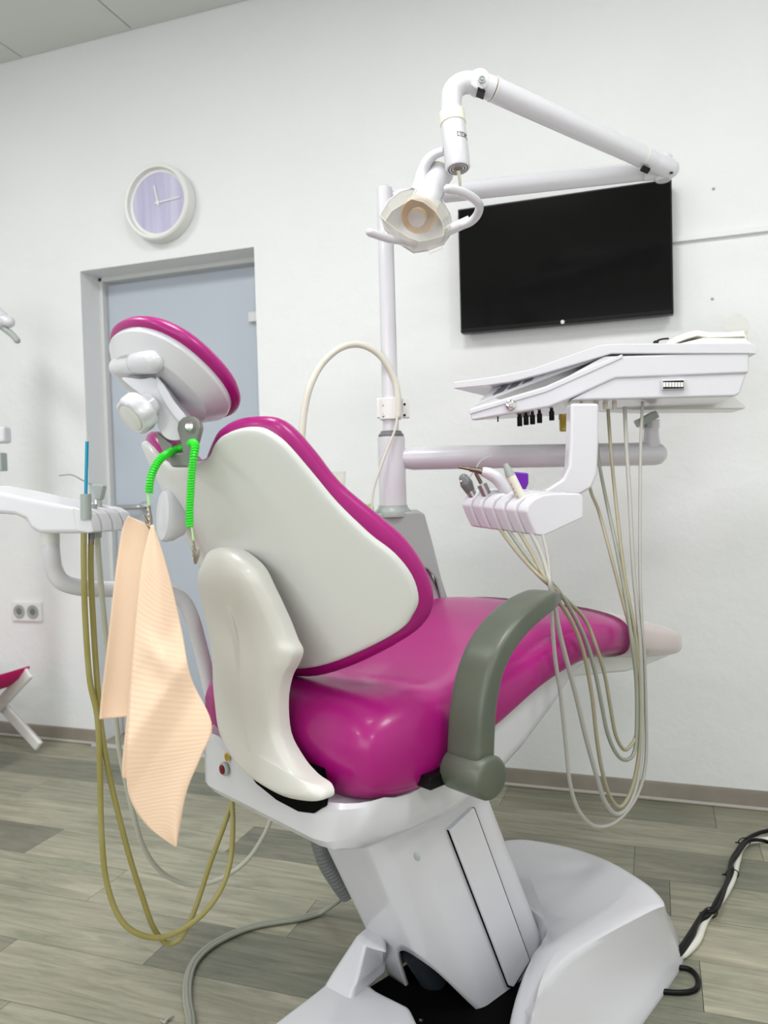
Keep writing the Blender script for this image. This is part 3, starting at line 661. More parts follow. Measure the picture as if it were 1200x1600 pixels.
# grey cabinet with curved leg
cz = lambda y: P(640, y, PD).z
L = [(588, 802), (655, 799), (663, 803), (675, 845), (690, 905), (701, 940), (697, 975), (690, 975), (689, 935), (681, 905), (668, 890), (655, 887), (655, 1000), (588, 1000)]
g = Geo(); prism(g, [P(x, y, 2.06) for x, y in L], FH*.16); cab = obj('cabinet', g, 'lgrey', unit, bevel=.012, seg=4)
g = Geo(); prism(g, [P(x, y, 2.09) for x, y in [(640, 880), (672, 892), (688, 930), (692, 985), (640, 985)]], FH*.12); obj('cabinet_body', g, 'white', unit, bevel=.01)
g = Geo(); cx_ = P(640, 950, 2.14); box(g, (cx_.x, cx_.y, .28), RH, FH, UP, .15, .14, .56); obj('cabinet_pedestal', g, 'white', unit, bevel=.02)
# clamp
g = Geo(); zc = zat(640); lathe(g, (px_, py_, zc-.028), UP, [(0, .0245), (0, .029), (.056, .029), (.056, .0245)]); box(g, P(634, 638, PD), RH, FH, UP, .02, .03, .052); box(g, P(594, 638, PD), RH, FH, UP, .018, .03, .052); k = obj('post_clamp', g, 'frame', unit, bevel=.002)
for x, y in ((600, 632), (600, 649)): g = Geo(); lathe(g, P(x, y, PD-.028), -FH, [(0, .0055), (.003, .0055), (.004, .003)], 14); obj('clamp_screw', g, 'steel', k); g = Geo(); lathe(g, P(592, y, PD), -RH, [(0, .003), (.004, .003)], 10); obj('clamp_screw', g, 'steel', k)
for y in (632, 649): g = Geo(); lathe(g, P(632, y, PD-.024), -FH, [(0, .0035), (.004, .0035)], 10); obj('clamp_screw', g, 'black', k)
# thick bent tube from the clamp and thin tube below it
g = Geo(); tube(g, PS([(622, 650, 2.07), (622, 625, 2.07), (617, 595, 2.07), (600, 563, 2.06), (580, 545, 2.05), (555, 538, 2.04), (528, 546, 2.02), (502, 570, 2.01), (485, 603, 2.0), (476, 640, 2.0), (472, 680, 2.0), (471, 730, 2.0), (471, 800, 2.0)]), .0088, 16, rnd=True)
tag(obj('arched_hose', g, 'ivory', ), 'thick ivory hose arching from the post clamp down behind the backrest', 'hose')
g = Geo(); tube(g, PS([(621, 650, 2.055), (617, 672, 2.05), (606, 700, 2.045), (593, 735, 2.04), (584, 765, 2.04), (581, 792, 2.04), (583, 800, 2.04)]), .0032, 10)
tag(obj('thin_tube', g, 'ivory'), 'thin cream tube hanging from post clamp to green fitting', 'tube')
g = Geo(); prism(g, PS([(570, 788, 2.05), (582, 785, 2.05), (586, 800, 2.05), (578, 800, 2.05)]), FH*.02); o = obj('green_fitting', g, 'lgreen', unit, bevel=.002)
g = Geo(); lathe(g, P(525, 770, 2.15)-UP*.06, UP, [(0, .022), (.10, .028), (.118, .029), (.1185, .027), (.01, .021)], 28, False); 
tag(obj('plastic_tumbler', g, 'clear'), 'clear plastic cup just visible above the backrest edge', 'cup')
g = Geo(); q = P(525, 770, 2.15)-UP*.06; lathe(g, q-UP*.40, UP, [(0, .05), (.36, .06), (.38, .11), (.398, .12), (.4, .115)]); box(g, q-UP*.36+RH*.1, RH, FH, UP, .22, .1, .06); obj('spittoon_bowl', g, 'white', unit)

# ================================================================== OPERATING LIGHT
light = thing('operating_light', 'white jointed dental lamp arm with clear faceted lamp head', 'lamp', (px_, py_, zat(300)))
g = Geo(); tube(g, PS([(612, 311, 2.1), (1020, 266, 2.1)]), .0245, 24, smooth=False); obj('lower_arm', g, 'white', light)
g = Geo(); lathe(g, P(1036, 262, 2.08)-UP*.035, UP, [(0, .018), (.006, .024), (.024, .025), (.026, .022), (.028, .025), (.062, .024), (.068, .018)]); tube(g, PS([(1006, 267, 2.09), (1034, 264, 2.08)]), .0265, 22, smooth=False); obj('elbow_joint', g, 'white', light)
g = Geo(); 
for k_ in range(5): box(g, P(1047, 252+k_*5, 2.05), RH, FH, UP, .008, .02, .004)
obj('joint_vents', g, 'black', light)
ua, ub = P(770, 139, 1.86), P(1020, 252, 2.04); dn = (ub-ua).normalized()
g = Geo(); tube(g, [ua, ub], [.0285, .0265], 28, smooth=False, rnd=False); obj('upper_arm', g, 'white', light)
for t, m_ in ((0.0, .0292), (.93, .0272)):
    g = Geo(); p = ua.lerp(ub, t); tube(g, [p, p+dn*.003], m_, 28, smooth=False); obj('joint_ring', g, 'cream', light)
g = Geo(); tube(g, [ub-dn*.002, ub+dn*.055], .0255, 24, smooth=False, rnd=True); obj('elbow_fork', g, 'white', light)
g = Geo(); box(g, P(1008, 265, 2.025), dn, FH, dn.cross(FH), .024, .02, .007); obj('fork_gap', g, 'black', light)
# front fork and bend
g = Geo(); f0 = P(748, 130, 1.85); tube(g, [f0, ua], .0275, 28, smooth=False, rnd=False); lathe(g, f0-FH*.024, FH, [(0, .020), (.003, .024), (.045, .024), (.048, .020)]); obj('front_fork', g, 'white', light, ang=50)
g = Geo(); lathe(g, P(753, 124, 1.822), -FH, [(0, .008), (.0025, .008), (.0025, .006), (.001, .005), (.001, .0035), (.004, .003)]); obj('pivot_screw', g, 'lgrey', light)
g = Geo(); box(g, P(751, 146, 1.845), dn, FH, dn.cross(FH), .020, .03, .008); obj('fork_gap', g, 'black', light)
g = Geo(); tube(g, PS([(706, 185, 1.85), (705, 165, 1.85), (707, 145, 1.85), (716, 134, 1.85), (730, 129, 1.85), (752, 132, 1.85)]), .0250, 26, sub=8); obj('bent_tube', g, 'white', light)
sa, sb = P(706, 176, 1.85), P(716, 266, 1.83); dd = (sb-sa).normalized(); LL = (sb-sa).length
g = Geo(); lathe(g, sa, dd, [(0, .0275), (.001, .0305), (.030, .0305), (.0315, .029)]); obj('swivel_collar', g, 'cream', light)
g = Geo(); lathe(g, sa+dd*.031, dd, [(0, .0285), (LL-.038, .0295), (LL-.034, .027)]); sl = obj('swivel_sleeve', g, 'white', light)
g = Geo(); e = sa+dd*(LL-.0035)
for r_ in (.022, .016): tube(g, ellipse(e, *frame_of(dd)[1:], r_, r_, 30)+[ellipse(e, *frame_of(dd)[1:], r_, r_, 30)[0]], .0013, 6, smooth=False)
obj('sleeve_vents', g, 'black', sl)
g = Geo(); lathe(g, e, dd, [(-.004, .012), (.002, .011), (.004, .006)]); obj('sleeve_nut', g, 'clip', sl)
# small printed plate wrapped around the sleeve
d_, u_, v_ = frame_of(dd, -FH); g = Geo()
for (h0, h1, a0, a1) in [(.062, .0632, -.15, -1.25), (.0715, .0727, -.15, -1.25), (.062, .0727, -.15, -.11)]:
    RS = []
    for k_ in range(11):
        a_ = a0+(a1-a0)*k_/10; rd = [u_*math.cos(a_)+v_*math.sin(a_)]
        RS.append([sa+d_*(.006+h0)+rd[0]*.0291, sa+d_*(.006+h0)+rd[0]*.0297, sa+d_*(.006+h1)+rd[0]*.0297, sa+d_*(.006+h1)+rd[0]*.0291])
    rings(g, RS)
for k_ in range(7):
    a_ = -.28-k_*.09-(.12 if k_ > 3 else 0); rd = u_*math.cos(a_)+v_*math.sin(a_); box(g, sa+d_*.0735+rd*.0293, rd, d_, rd.cross(d_), .0006, .0035 if k_ > 3 else .0022, .0014)
obj('label_print', g, 'black', sl)
g = Geo(); tube(g, PS([(716, 266, 1.83), (718, 278, 1.84), (719, 292, 1.86)]), [.0045, .004, .0035], 10); obj('lamp_cable', g, 'cream', light)
# yoke arm from sleeve to head
g = Geo(); tube(g, PS([(694, 236, 1.85), (680, 241, 1.86), (668, 252, 1.87), (660, 270, 1.88), (655, 290, 1.88), (650, 300, 1.88)]), [.010, .011, .0135, .015, .016, .016], 18); obj('yoke_arm', g, 'white', light)
# head
hc0 = P(654, 340, 1.84); hax = (P(640, 352, 1.74)-hc0).normalized()   # direction the lamp shines
g = Geo(); na, nb = P(688, 270, 1.90), P(662, 322, 1.87); tube(g, [na, nb], .0315, 28, smooth=False); obj('head_neck', g, 'white', light)
g = Geo(); tube(g, [na+(na-nb).normalized()*.003, na-(na-nb).normalized()*.003], .0325, 28, smooth=False); obj('neck_ring', g, 'cream', light)
g = Geo()
backo = [(651, 293), (672, 299), (690, 312), (703, 332), (707, 349), (702, 368), (693, 381), (668, 391), (646, 394), (622, 379), (602, 358), (594, 336), (606, 315), (625, 300)]
fro = [(643, 311), (662, 316), (680, 330), (690, 345), (694, 358), (693, 368), (680, 372), (668, 375), (655, 377), (636, 370), (618, 358), (602, 345), (612, 330), (628, 320)]
B1 = PS([(x, y, 1.88) for x, y in backo]); F1 = PS([(x, y, 1.80) for x, y in fro])
cB = sum(B1, Vector())/len(B1)
rings(g, [F1, [a_.lerp(b_, .55) + (a_.lerp(b_, .55)-cB)*.04 for a_, b_ in zip(F1, B1)], B1], True, False); cvr = obj('clear_lamp_cover', g, 'clear', light, flat=True, solid=.0015)
for a_, b_ in [(F1+[F1[0]], .0006), (B1+[B1[0]], .0011)]:
    g = Geo(); tube(g, a_, b_, 6, smooth=False); obj('cover_edge', g, 'cream', cvr)
for i_ in (0, 4, 8, 11):
    g = Geo(); tube(g, [F1[i_], B1[i_]], .0008, 6, smooth=False); obj('cover_edge', g, 'cream', cvr)
g = Geo(); rings(g, [[cB+(b_-cB)*f+FH*o for b_ in B1] for f, o in ((1.0, -.004), (1.01, .004), (.93, .018), (.6, .035), (.2, .04))], False, True); obj('lamp_housing', g, 'white', light, ang=50, solid=.002)
g = Geo(); lx = (P(648, 346, 1.80)-P(656, 334, 1.88)).normalized(); lc = P(656, 334, 1.88); lathe(g, lc, lx, [(.01, .045), (.03, .040), (.02, .030), (.012, .018)], 32, False); obj('reflector', g, 'gold', light)
g = Geo(); lathe(g, lc, lx, [(0, .012), (.03, .016), (.034, .021), (.058, .0215), (.058, .019)], 28); obj('bulb_holder', g, 'gold', light)
g = Geo(); lathe(g, lc+lx*.058, lx, [(0, .0195), (.002, .0195)], 28); obj('bulb_shield', g, 'steel', light)
g = Geo(); prism(g, PS([(668, 386, 1.80), (688, 379, 1.80), (692, 386, 1.80), (672, 394, 1.80)]), FH*.02); obj('cover_latch', g, 'clear', light)
# handles
g = Geo(); tube(g, PS([(722, 352, 1.86), (736, 346, 1.85), (746, 335, 1.83), (749, 322, 1.80), (742, 312, 1.76), (728, 303, 1.73), (712, 297, 1.71), (700, 295, 1.70)]), .0100, 18, rnd=True); obj('handle', g, 'white', light)
g = Geo(); tube(g, PS([(700, 360, 1.87), (734, 345, 1.86)]), .0125, 18, smooth=False); obj('handle_socket', g, 'white', light)
g = Geo(); tube(g, PS([(578, 363, 1.76), (592, 368, 1.78), (612, 374, 1.82), (640, 378, 1.87)]), .0095, 18, rnd=True); obj('handle', g, 'white', light)

# ================================================================== DELIVERY TABLE
tab = thing('delivery_table', 'white delivery table with sloping keypad on a horizontal arm', 'instrument table', P(1020, 705, 2.1))
g = Geo(); tube(g, PS([(628, 716, 2.1), (645, 716, 2.1), (1024, 709, 2.1)]), [.026, .0315, .031], 28, smooth=False, rnd=True); obj('support_arm', g, 'white', tab)
g = Geo(); q = P(1018, 700, 2.1); lathe(g, q, UP, [(-.02, .026), (0, .026), (.03, .020), (.05, .019), (.055, .022), (.075, .022)]); obj('arm_pivot', g, 'white', tab)
g = Geo(); box(g, P(1010, 655, 2.08), (RH+UP*.5), FH, UP-RH*.5, .055, .04, .02); tube(g, PS([(1012, 650, 2.08), (1013, 668, 2.08)]), .011, 12, smooth=False); obj('pivot_bracket', g, 'lgrey', tab, bevel=.003)
TD = 1.85; WV = (RH*.16+FH*.95).normalized()
def tprism(pts, d, depth, m, name, par=tab, off=0, slant=0, rise=0, **k):
    g = Geo(); a_ = [P(x, y, d)+WV*off for x, y in pts]; x0 = min(p[0] for p in pts)
    rings(g, [a_, [q+WV*depth+(RH*slant+UP*rise)*max(0, 1-(p[0]-x0)/180) for p, q in zip(pts, a_)]]); return obj(name, g, m, par, **k)
body = tprism([(733, 638), (852, 603), (890, 586), (944, 556), (1171, 549), (1171, 583), (962, 591), (886, 625), (859, 636), (735, 658)], TD, .33, 'white', 'table_body', slant=.20, rise=.034, bevel=.006)
belly = tprism([(962, 585), (1168, 580), (1166, 590), (1158, 614), (1150, 619), (960, 624), (890, 625)], TD, .30, 'white', 'table_belly', off=.006, bevel=.006)
tprism([(930, 612), (1140, 612), (1166, 634), (1164, 639), (990, 640), (900, 636)], 2.08, .12, 'white2', 'rear_underside', bevel=.006)
# raised edge line on console
tprism([(733, 640), (852, 605), (890, 587), (973, 553), (973, 560), (892, 596), (854, 613), (734, 648)], TD, .02, 'white', 'console_edge', off=-.003, bevel=.003)
# keypad panel sloping up under the lid
def quad(pts, th, m, name, par=tab, **k):
    g = Geo(); n = (pts[1]-pts[0]).cross(pts[2]-pts[1]).normalized()*th; rings(g, [pts, [p+n for p in pts]]); return obj(name, g, m, par, **k)
ka, kb, kc_, kd_ = P(742, 634, 1.862), P(938, 560, 1.862), P(936, 550, 1.868), P(782, 594, 1.90)
quad([ka, kb, kc_, kd_], .003, 'white', 'keypad_panel')
def onk(u, v): return ka.lerp(kb, u).lerp(kd_.lerp(kc_, u), v)
kn = (kb-ka).cross(kd_-ka).normalized()
if kn.dot(CAM-ka) < 0: kn = -kn
for (u0, u1, v0, v1) in [(.12, .2, .15, .4), (.12, .2, .5, .75), (.24, .32, .15, .4), (.24, .32, .5, .75), (.36, .44, .15, .4), (.36, .44, .5, .75), (.5, .66, .25, .42), (.5, .66, .55, .72)]:
    g = Geo(); rings(g, [[onk(u, v)+kn*h for u, v in ((u0, v0), (u1, v0), (u1, v1), (u0, v1))] for h in (.0005, .007)]); obj('key', g, 'print_', tab)
# lid
lidp = [(709, 597), (775, 588), (830, 577), (880, 559), (937, 539), (960, 537), (1165, 536), (1180, 538), (1184, 546), (1181, 554), (1168, 553), (955, 553), (942, 557), (850, 584), (800, 597), (760, 603), (709, 608)]
tprism(lidp, TD+.0, .345, 'white', 'table_lid', off=-.004, slant=.13, bevel=.003)
# chrome lock
g = Geo(); q = P(798, 633, TD-.006); lathe(g, q, -FH, [(0, .012), (.002, .0125), (.004, .010), (.005, .006), (.009, .005), (.009, .002)]); obj('side_lock', g, 'chrome', tab)
# air gauge window
g = Geo(); box(g, P(1052, 601, TD+.001), RH, FH, UP, .056, .008, .024); k = obj('gauge_frame', g, 'white', tab, bevel=.002)
g = Geo(); box(g, P(1052, 601, TD-.004), RH, FH, UP, .048, .004, .018); obj('gauge_bezel', g, 'black', k)
g = Geo(); 
for k_ in range(7): box(g, P(1038+k_*4.6, 601, TD-.007), RH, FH, UP, .0055, .002, .011)
obj('gauge_scale', g, 'frame', k)
# things under the tray
g = Geo(); box(g, P(850, 634, 1.97), RH, WV, UP, .26, .20, .006); obj('clear_base_plate', g, 'clear', tab)
for x, y in ((812, 657), (822, 655), (832, 654), (843, 652), (862, 648)):
    g = Geo(); q = P(x, y, 1.90); lathe(g, q-UP*.014, UP, [(0, .0058), (.001, .0064), (.022, .0064), (.024, .004), (.034, .004)], 14); obj('regulator_knob', g, 'black', tab)
g = Geo(); box(g, P(818, 648, 1.92), RH, WV, UP, .032, .03, .012); obj('regulator_block', g, 'cream', tab, bevel=.003)
g = Geo(); q = P(882, 660, 1.92); lathe(g, q-UP*.022, UP, [(0, .010), (.002, .0125), (.028, .0125), (.030, .014), (.042, .014)], 20); obj('filter_bowl', g, 'amber', tab)
g = Geo(); tube(g, PS([(778, 650, 1.87), (778, 659, 1.87)]), .0018, 8, smooth=False); obj('release_pin', g, 'black', tab)
for x in (931, 946, 960):
    g = Geo(); lathe(g, P(x, 640, 1.93), UP, [(0, .005), (.01, .006), (.028, .006)], 12); obj('hose_nipple', g, 'cream', tab)
# curved bracket down to the holder
g = Geo(); Lb = [(892, 630), (891, 690), (889, 728), (880, 748), (855, 764), (845, 772), (905, 774), (925, 762), (934, 740), (936, 690), (936, 630)]
prism(g, PS([(x, y, 1.80) for x, y in Lb]), FH*.05); obj('holder_bracket', g, 'white', tab, bevel=.008, seg=4, angle_lim=25)
# holder with six slots
HDp = 1.62; RW = RH*(-.0205)+FH*.026+UP*.0024
prof = [(822, 799), (826, 789), (836, 779), (850, 773), (868, 771), (908, 771), (912, 776), (912, 809), (850, 838), (838, 836), (828, 815)]
g = Geo()
for i in range(6):
    pr = [P(x, y, HDp)+RW*i for x, y in prof]
    prism(g, pr, RW*.80)
core = [P(x, y, HDp)+RW*.3 for x, y in [(856, 786), (866, 780), (908, 775), (908, 804), (862, 824)]]
prism(g, core, RW*5.3); hold = obj('instrument_holder', g, 'white', tab, bevel=.004, seg=3)

def hp2(i, px, py): return P(px, py, HDp+.026*i+.012)
def instrument(name, label, cat='dental instrument'):
    return thing(name, label, cat, (0, 0, 0))
def set_loc(o, p): o.location = p
# paths of the hoses
arm_t = 1.70
def PH(k, L):        # hoses hang just in front of the leg cushion
    out = []
    for x, y, d in L:
        dn = 1.495+(x-862)*.00165+k*.004
        if x > 900 and y < 1010: t = min(1, (1010-y)/330); dn = dn+(d-dn)*t
        elif y < 905: t = max(0, min(1, (905-y)/75)); dn = dn+(d-dn)*t
        out.append(P(x, y, min(dn, d)))
    return out
hA = PH(0, [(849, 838, 1.63), (856, 870, 1.64), (859, 905, 1.66), (861, 945, 1.68), (867, 1025, 1.70), (876, 1087, 1.70), (884, 1162, 1.71), (890, 1220, 1.71), (902, 1262, 1.72), (922, 1287, 1.73), (942, 1292, 1.74), (965, 1282, 1.75), (990, 1253, 1.76), (1005, 1215, 1.76), (1010, 1170, 1.77), (1009, 1100, 1.78), (1007, 1025, 1.80), (1003, 975, 1.81), (1000, 900, 1.83), (1000, 800, 1.86), (1001, 700, 1.88), (1004, 628, 1.90)])
hB = PH(1, [(830, 833, 1.645), (846, 865, 1.65), (858, 905, 1.67), (867, 950, 1.69), (877, 1000, 1.70), (900, 1087, 1.71), (915, 1150, 1.72), (932, 1212, 1.73), (945, 1252, 1.74), (962, 1272, 1.75), (980, 1262, 1.76), (993, 1232, 1.77), (1001, 1187, 1.78), (1003, 1125, 1.79), (1001, 1025, 1.81), (996, 960, 1.83), (989, 880, 1.85), (984, 780, 1.87), (979, 700, 1.89), (976, 636, 1.91)])
hC = PH(2, [(810, 829, 1.67), (830, 862, 1.68), (850, 900, 1.69), (872, 937, 1.70), (895, 975, 1.71), (912, 1020, 1.72), (925, 1087, 1.73), (932, 1150, 1.74), (940, 1200, 1.75), (952, 1242, 1.76), (967, 1261, 1.77), (982, 1245, 1.78), (994, 1205, 1.79), (1000, 1150, 1.80), (999, 1050, 1.82), (990, 975, 1.84), (976, 900, 1.87), (964, 800, 1.90), (955, 710, 1.92), (950, 640, 1.93)])
hD = PH(3, [(792, 825, 1.70), (818, 862, 1.71), (845, 895, 1.72), (870, 920, 1.73), (897, 962, 1.74), (917, 1005, 1.745), (930, 1050, 1.75), (940, 1100, 1.76), (950, 1148, 1.77), (965, 1180, 1.78), (980, 1187, 1.79), (992, 1172, 1.80), (995, 1125, 1.81), (994, 1062, 1.83), (987, 1000, 1.85), (977, 930, 1.87), (962, 850, 1.91), (945, 770, 1.95), (934, 708, 1.98), (930, 640, 2.0)])
hE = PH(4, [(778, 822, 1.72), (806, 860, 1.73), (845, 902, 1.74), (885, 937, 1.745), (915, 970, 1.75), (932, 1012, 1.755), (945, 1055, 1.76), (953, 1100, 1.77), (962, 1148, 1.785), (975, 1171, 1.80), (987, 1163, 1.81), (995, 1142, 1.82), (997, 1075, 1.84), (991, 1010, 1.86), (976, 950, 1.89), (955, 870, 1.92), (936, 800, 1.96), (922, 763, 1.99), (912, 700, 2.02), (908, 640, 2.03)])
def hose(path, r, m, parent, n=12, name='hose'):
    g = Geo(); tube(g, path, r, n, sub=6); return obj(name, g, m, parent)
i1 = instrument('air_water_syringe', 'grey three-way syringe with bent metal nozzle, leftmost in the right holder'); set_loc(i1, hp2(5, 745, 800))
g = Geo(); tube(g, [hp2(5, 753, 800), hp2(5, 733, 764)], .0105, 18, smooth=False); obj('grip', g, 'steel', i1)
g = Geo(); tube(g, [hp2(5, 735, 768), hp2(5, 729, 756), hp2(5, 725, 748)], [.0105, .0145, .0115], 18, rnd=True); obj('syringe_head', g, 'mgrey', i1)
g = Geo(); lathe(g, hp2(5, 721, 752)-FH*.006, -RH, [(0, .004), (.004, .004), (.005, .002)], 12); obj('button', g, 'chrome', i1)
g = Geo(); tube(g, [hp2(5, 732, 748), hp2(5, 742, 734), hp2(5, 752, 719), hp2(5, 769, 710)], .0015, 8, sub=4); obj('nozzle', g, 'chrome', i1)
hose(hE, .0040, 'hose_t', i1)
i2 = instrument('steel_micromotor', 'short steel micromotor with black threaded top, second slot of right holder'); set_loc(i2, hp2(4, 768, 800))
g = Geo(); tube(g, [hp2(4, 772, 800), hp2(4, 753, 757)], .0112, 20, smooth=False); obj('motor_sleeve', g, 'steel', i2)
g = Geo(); 
for k_ in range(6): tube(g, [hp2(4, 751-k_*1.4, 753-k_*2.6), hp2(4, 750.4-k_*1.4, 752-k_*2.6)], .0052 if k_ < 5 else .004, 12, smooth=False)
tube(g, [hp2(4, 752, 756), hp2(4, 743, 738)], .0038, 12, smooth=False); obj('threaded_tip', g, 'clip', i2)
hose(hD, .0043, 'hose_gr', i2)
i3 = instrument('white_handpiece', 'curved white handpiece with steel coupling, middle of the right holder'); set_loc(i3, hp2(2, 797, 800))
g = Geo(); tube(g, [hp2(3, 800, 796), hp2(3, 795, 782)], .0085, 18, smooth=False); obj('coupling_base', g, 'steel', i3)
g = Geo(); tube(g, [hp2(3, 797, 785), hp2(3, 790, 766), hp2(3, 778, 749), hp2(3, 764, 740), hp2(3, 753, 737)], [.0105, .0140, .0142, .0130, .0098], 18); obj('handpiece_body', g, 'white', i3)
g = Geo(); tube(g, [hp2(3, 755, 738), hp2(3, 747, 735), hp2(3, 734, 733)], [.0070, .0062, .0055], 16, smooth=False); obj('coupling_collar', g, 'clip', i3)
g = Geo(); tube(g, [hp2(3, 734, 733), hp2(3, 719, 730)], .0035, 12, smooth=False, rnd=True); obj('drive_shaft', g, 'clip', i3)
hose(hC, .0042, 'hose_t', i3)
i4 = instrument('ultrasonic_scaler', 'cream scaler handpiece with grey cone tip, rightmost in the right holder'); set_loc(i4, hp2(1, 825, 800))
g = Geo(); tube(g, [hp2(1, 827, 803), hp2(1, 798, 744)], .0104, 20, smooth=False); obj('grip', g, 'cream', i4)
g = Geo(); tube(g, [hp2(1, 798, 744), hp2(1, 794, 735), hp2(1, 789, 725)], [.0108, .0088, .0052], 18, smooth=False); obj('cone_tip', g, 'lgrey', i4)
g = Geo()
for k_ in range(6): p = hp2(1, 800+k_*3.1, 757+k_*6.3)-FH*.0086-RH*.003; box(g, p, RH, FH, UP, .0012, .0006, .004)
obj('grip_print', g, 'print_', i4)
hose(hB, .0048, 'hose_w', i4)
g = Geo(); tube(g, hA, .0039, 12, sub=6); tag(obj('pale_instrument_hose', g, 'hose_w'), 'thin pale hose making the lowest loop below the delivery table', 'hose')
i5 = instrument('purple_light_guard', 'purple and clear plastic guard lying on top of the right holder'); set_loc(i5, P(815, 760, 1.74))
g = Geo(); prism(g, PS([(800, 737, 1.735), (826, 739, 1.735), (826, 755, 1.735), (820, 769, 1.735), (808, 768, 1.735), (797, 756, 1.735)]), FH*.02); obj('purple_shell', g, 'purple', i5, bevel=.004)
g = Geo(); prism(g, PS([(826, 739, 1.737), (836, 742, 1.737), (837, 752, 1.737), (831, 771, 1.737), (820, 771, 1.737), (826, 755, 1.737)]), FH*.016); obj('clear_end', g, 'clear', i5, bevel=.002)
g = Geo(); prism(g, PS([(795, 756, 1.74), (806, 758, 1.74), (810, 767, 1.74), (800, 767, 1.74), (795, 762, 1.74)]), FH*.016); obj('lower_lobe', g, 'purple', i5, bevel=.002)

# on top of the table
tz = P(1100, 537, TD).z
def onT(px, py, d): return P(px, py, d)
g = Geo(); random.seed(5)
layers = 4
for l in range(layers):
    top_ = [(1044, 534-l*1), (1060, 528-l*2), (1078, 521-l*2), (1093, 517-l*1.5), (1110, 520-l*1.5), (1140, 519-l*1.2), (1167, 518-l*1.6), (1170-l*2, 522-l*2)]
    RS = []
    for k_, (x, y) in enumerate(top_):
        b0 = P(x, y+5, 1.90+.01*l)+WV*.02; b0.z = max(b0.z-l*0, 0); 
        RS.append([b0, b0+WV*.13+UP*.003*math.sin(k_), b0+WV*.13+UP*(.006+.003*math.sin(k_)), b0+UP*.006])
    rings(g, RS)
for x0_, x1_, hh in [(1036, 1176, .010), (1040, 1172, .017)]:
    a_, b_ = P(x0_, 536, 1.89), P(x1_, 536, 1.89); a_.z = b_.z = tz
    prism(g, [a_, b_, b_+UP*hh-RH*.01, a_.lerp(b_, .45)+UP*(hh+.004), a_+UP*.004+RH*.01], WV*.16)
tag(obj('folded_cloth', g, 'cloth', bevel=.003), 'folded white cloths lying on top of the delivery table', 'cloth')
g = Geo(); q = P(1151, 511, 1.97); lathe(g, q-FH*.002, FH, [(0, .031), (.003, .031)], 40)
q2 = P(1151, 530, 1.97); box(g, Vector((q2.x, q2.y, (tz+q.z)/2-.01)), RH, FH, UP, .055, .004, q.z-tz-.0)
tag(obj('clear_plastic_visor', g, 'clear', ), 'rounded clear plastic visor standing at the table right end', 'visor')
g = Geo(); tube(g, PS([(1025, 534, 1.90), (1028, 532, 1.90), (1034, 530, 1.90), (1044, 529, 1.91)]), .0022, 8, rnd=True); lathe(g, P(1025, 536, 1.90), UP, [(0, .007), (.004, .006), (.006, .003)], 14)
tag(obj('black_strap', g, 'black'), 'short black strap sticking out of the white cloths', 'strap')

# ================================================================== LEFT ASSISTANT ARM
lu = thing('assistant_holder', 'white assistant instrument holder on a bent white tube, left of chair', 'instrument holder', P(90, 835, 1.42))
LDp = 1.36; 
hp_ = [(-60, 758), (0, 769), (40, 778), (90, 788), (120, 793), (136, 802), (142, 815), (143, 832), (134, 834), (60, 834), (46, 826), (38, 812), (22, 805), (0, 803), (-60, 803)]
g = Geo(); prism(g, [P(x, y, LDp) for x, y in hp_], FH*.10+RH*.03); obj('holder_body', g, 'white', lu, bevel=.008, seg=4, angle_lim=25)
for i in range(4):
    g = Geo(); o_ = (RH*.0105+FH*.026-UP*.0004)*i
    prism(g, [P(x, y, LDp-.002)+o_ for x, y in [(112, 792), (126, 796), (137, 803), (143, 816), (145, 832), (136, 833), (118, 830)]], RH*.009+FH*.020); obj('holder_fork', g, 'white', lu, bevel=.003)
g = Geo(); tube(g, PS([(78, 834, 1.42), (80, 862, 1.42), (84, 888, 1.43), (96, 908, 1.44), (120, 917, 1.46), (150, 920, 1.49), (200, 921, 1.54), (255, 923, 1.60), (285, 937, 1.62), (300, 965, 1.63), (310, 1000, 1.64), (325, 1060, 1.645), (338, 1120, 1.65), (352, 1185, 1.66)]), .0155, 22, sub=8); obj('support_tube', g, 'white', lu)
g = Geo(); lathe(g, P(78, 840, 1.42), UP, [(-.012, .0168), (.01, .0168)]); obj('tube_collar', g, 'white2', lu)
# blue tube
i6 = instrument('saliva_ejector', 'bright blue translucent suction tube standing upright in grey socket'); set_loc(i6, P(134, 780, LDp))
g = Geo(); tube(g, PS([(133.5, 795, 1.365), (136, 690, 1.365)]), .0030, 14, smooth=False); obj('ejector_tube', g, 'blue', i6)
g = Geo(); tube(g, PS([(136, 690, 1.365), (136.3, 682, 1.365)]), .0028, 12, smooth=False, rnd=True); obj('ejector_tip', g, 'clear', i6)
g = Geo(); tube(g, PS([(134, 772, 1.36), (134.5, 812, 1.36)]), .0092, 18, smooth=False); obj('socket', g, 'lgrey', i6)
hL1 = PS([(131, 830, 1.37), (131, 880, 1.37), (133, 960, 1.38), (140, 1060, 1.39), (152, 1120, 1.40), (156, 1200, 1.41), (158, 1290, 1.42), (165, 1370, 1.43), (182, 1425, 1.44), (205, 1453, 1.45), (240, 1465, 1.47), (275, 1457, 1.49), (315, 1430, 1.51), (345, 1390, 1.53), (360, 1345, 1.55), (364, 1290, 1.57), (362, 1240, 1.59), (362, 1205, 1.60)])
hose(hL1, .0052, 'hose_o', i6)
i7 = instrument('suction_handle', 'short grey suction socket with brass nut between blue tube and syringe'); set_loc(i7, P(148, 790, 1.40))
g = Geo(); tube(g, PS([(147, 788, 1.395), (147, 815, 1.395)]), .0055, 16, smooth=False); obj('socket', g, 'lgrey', i7)
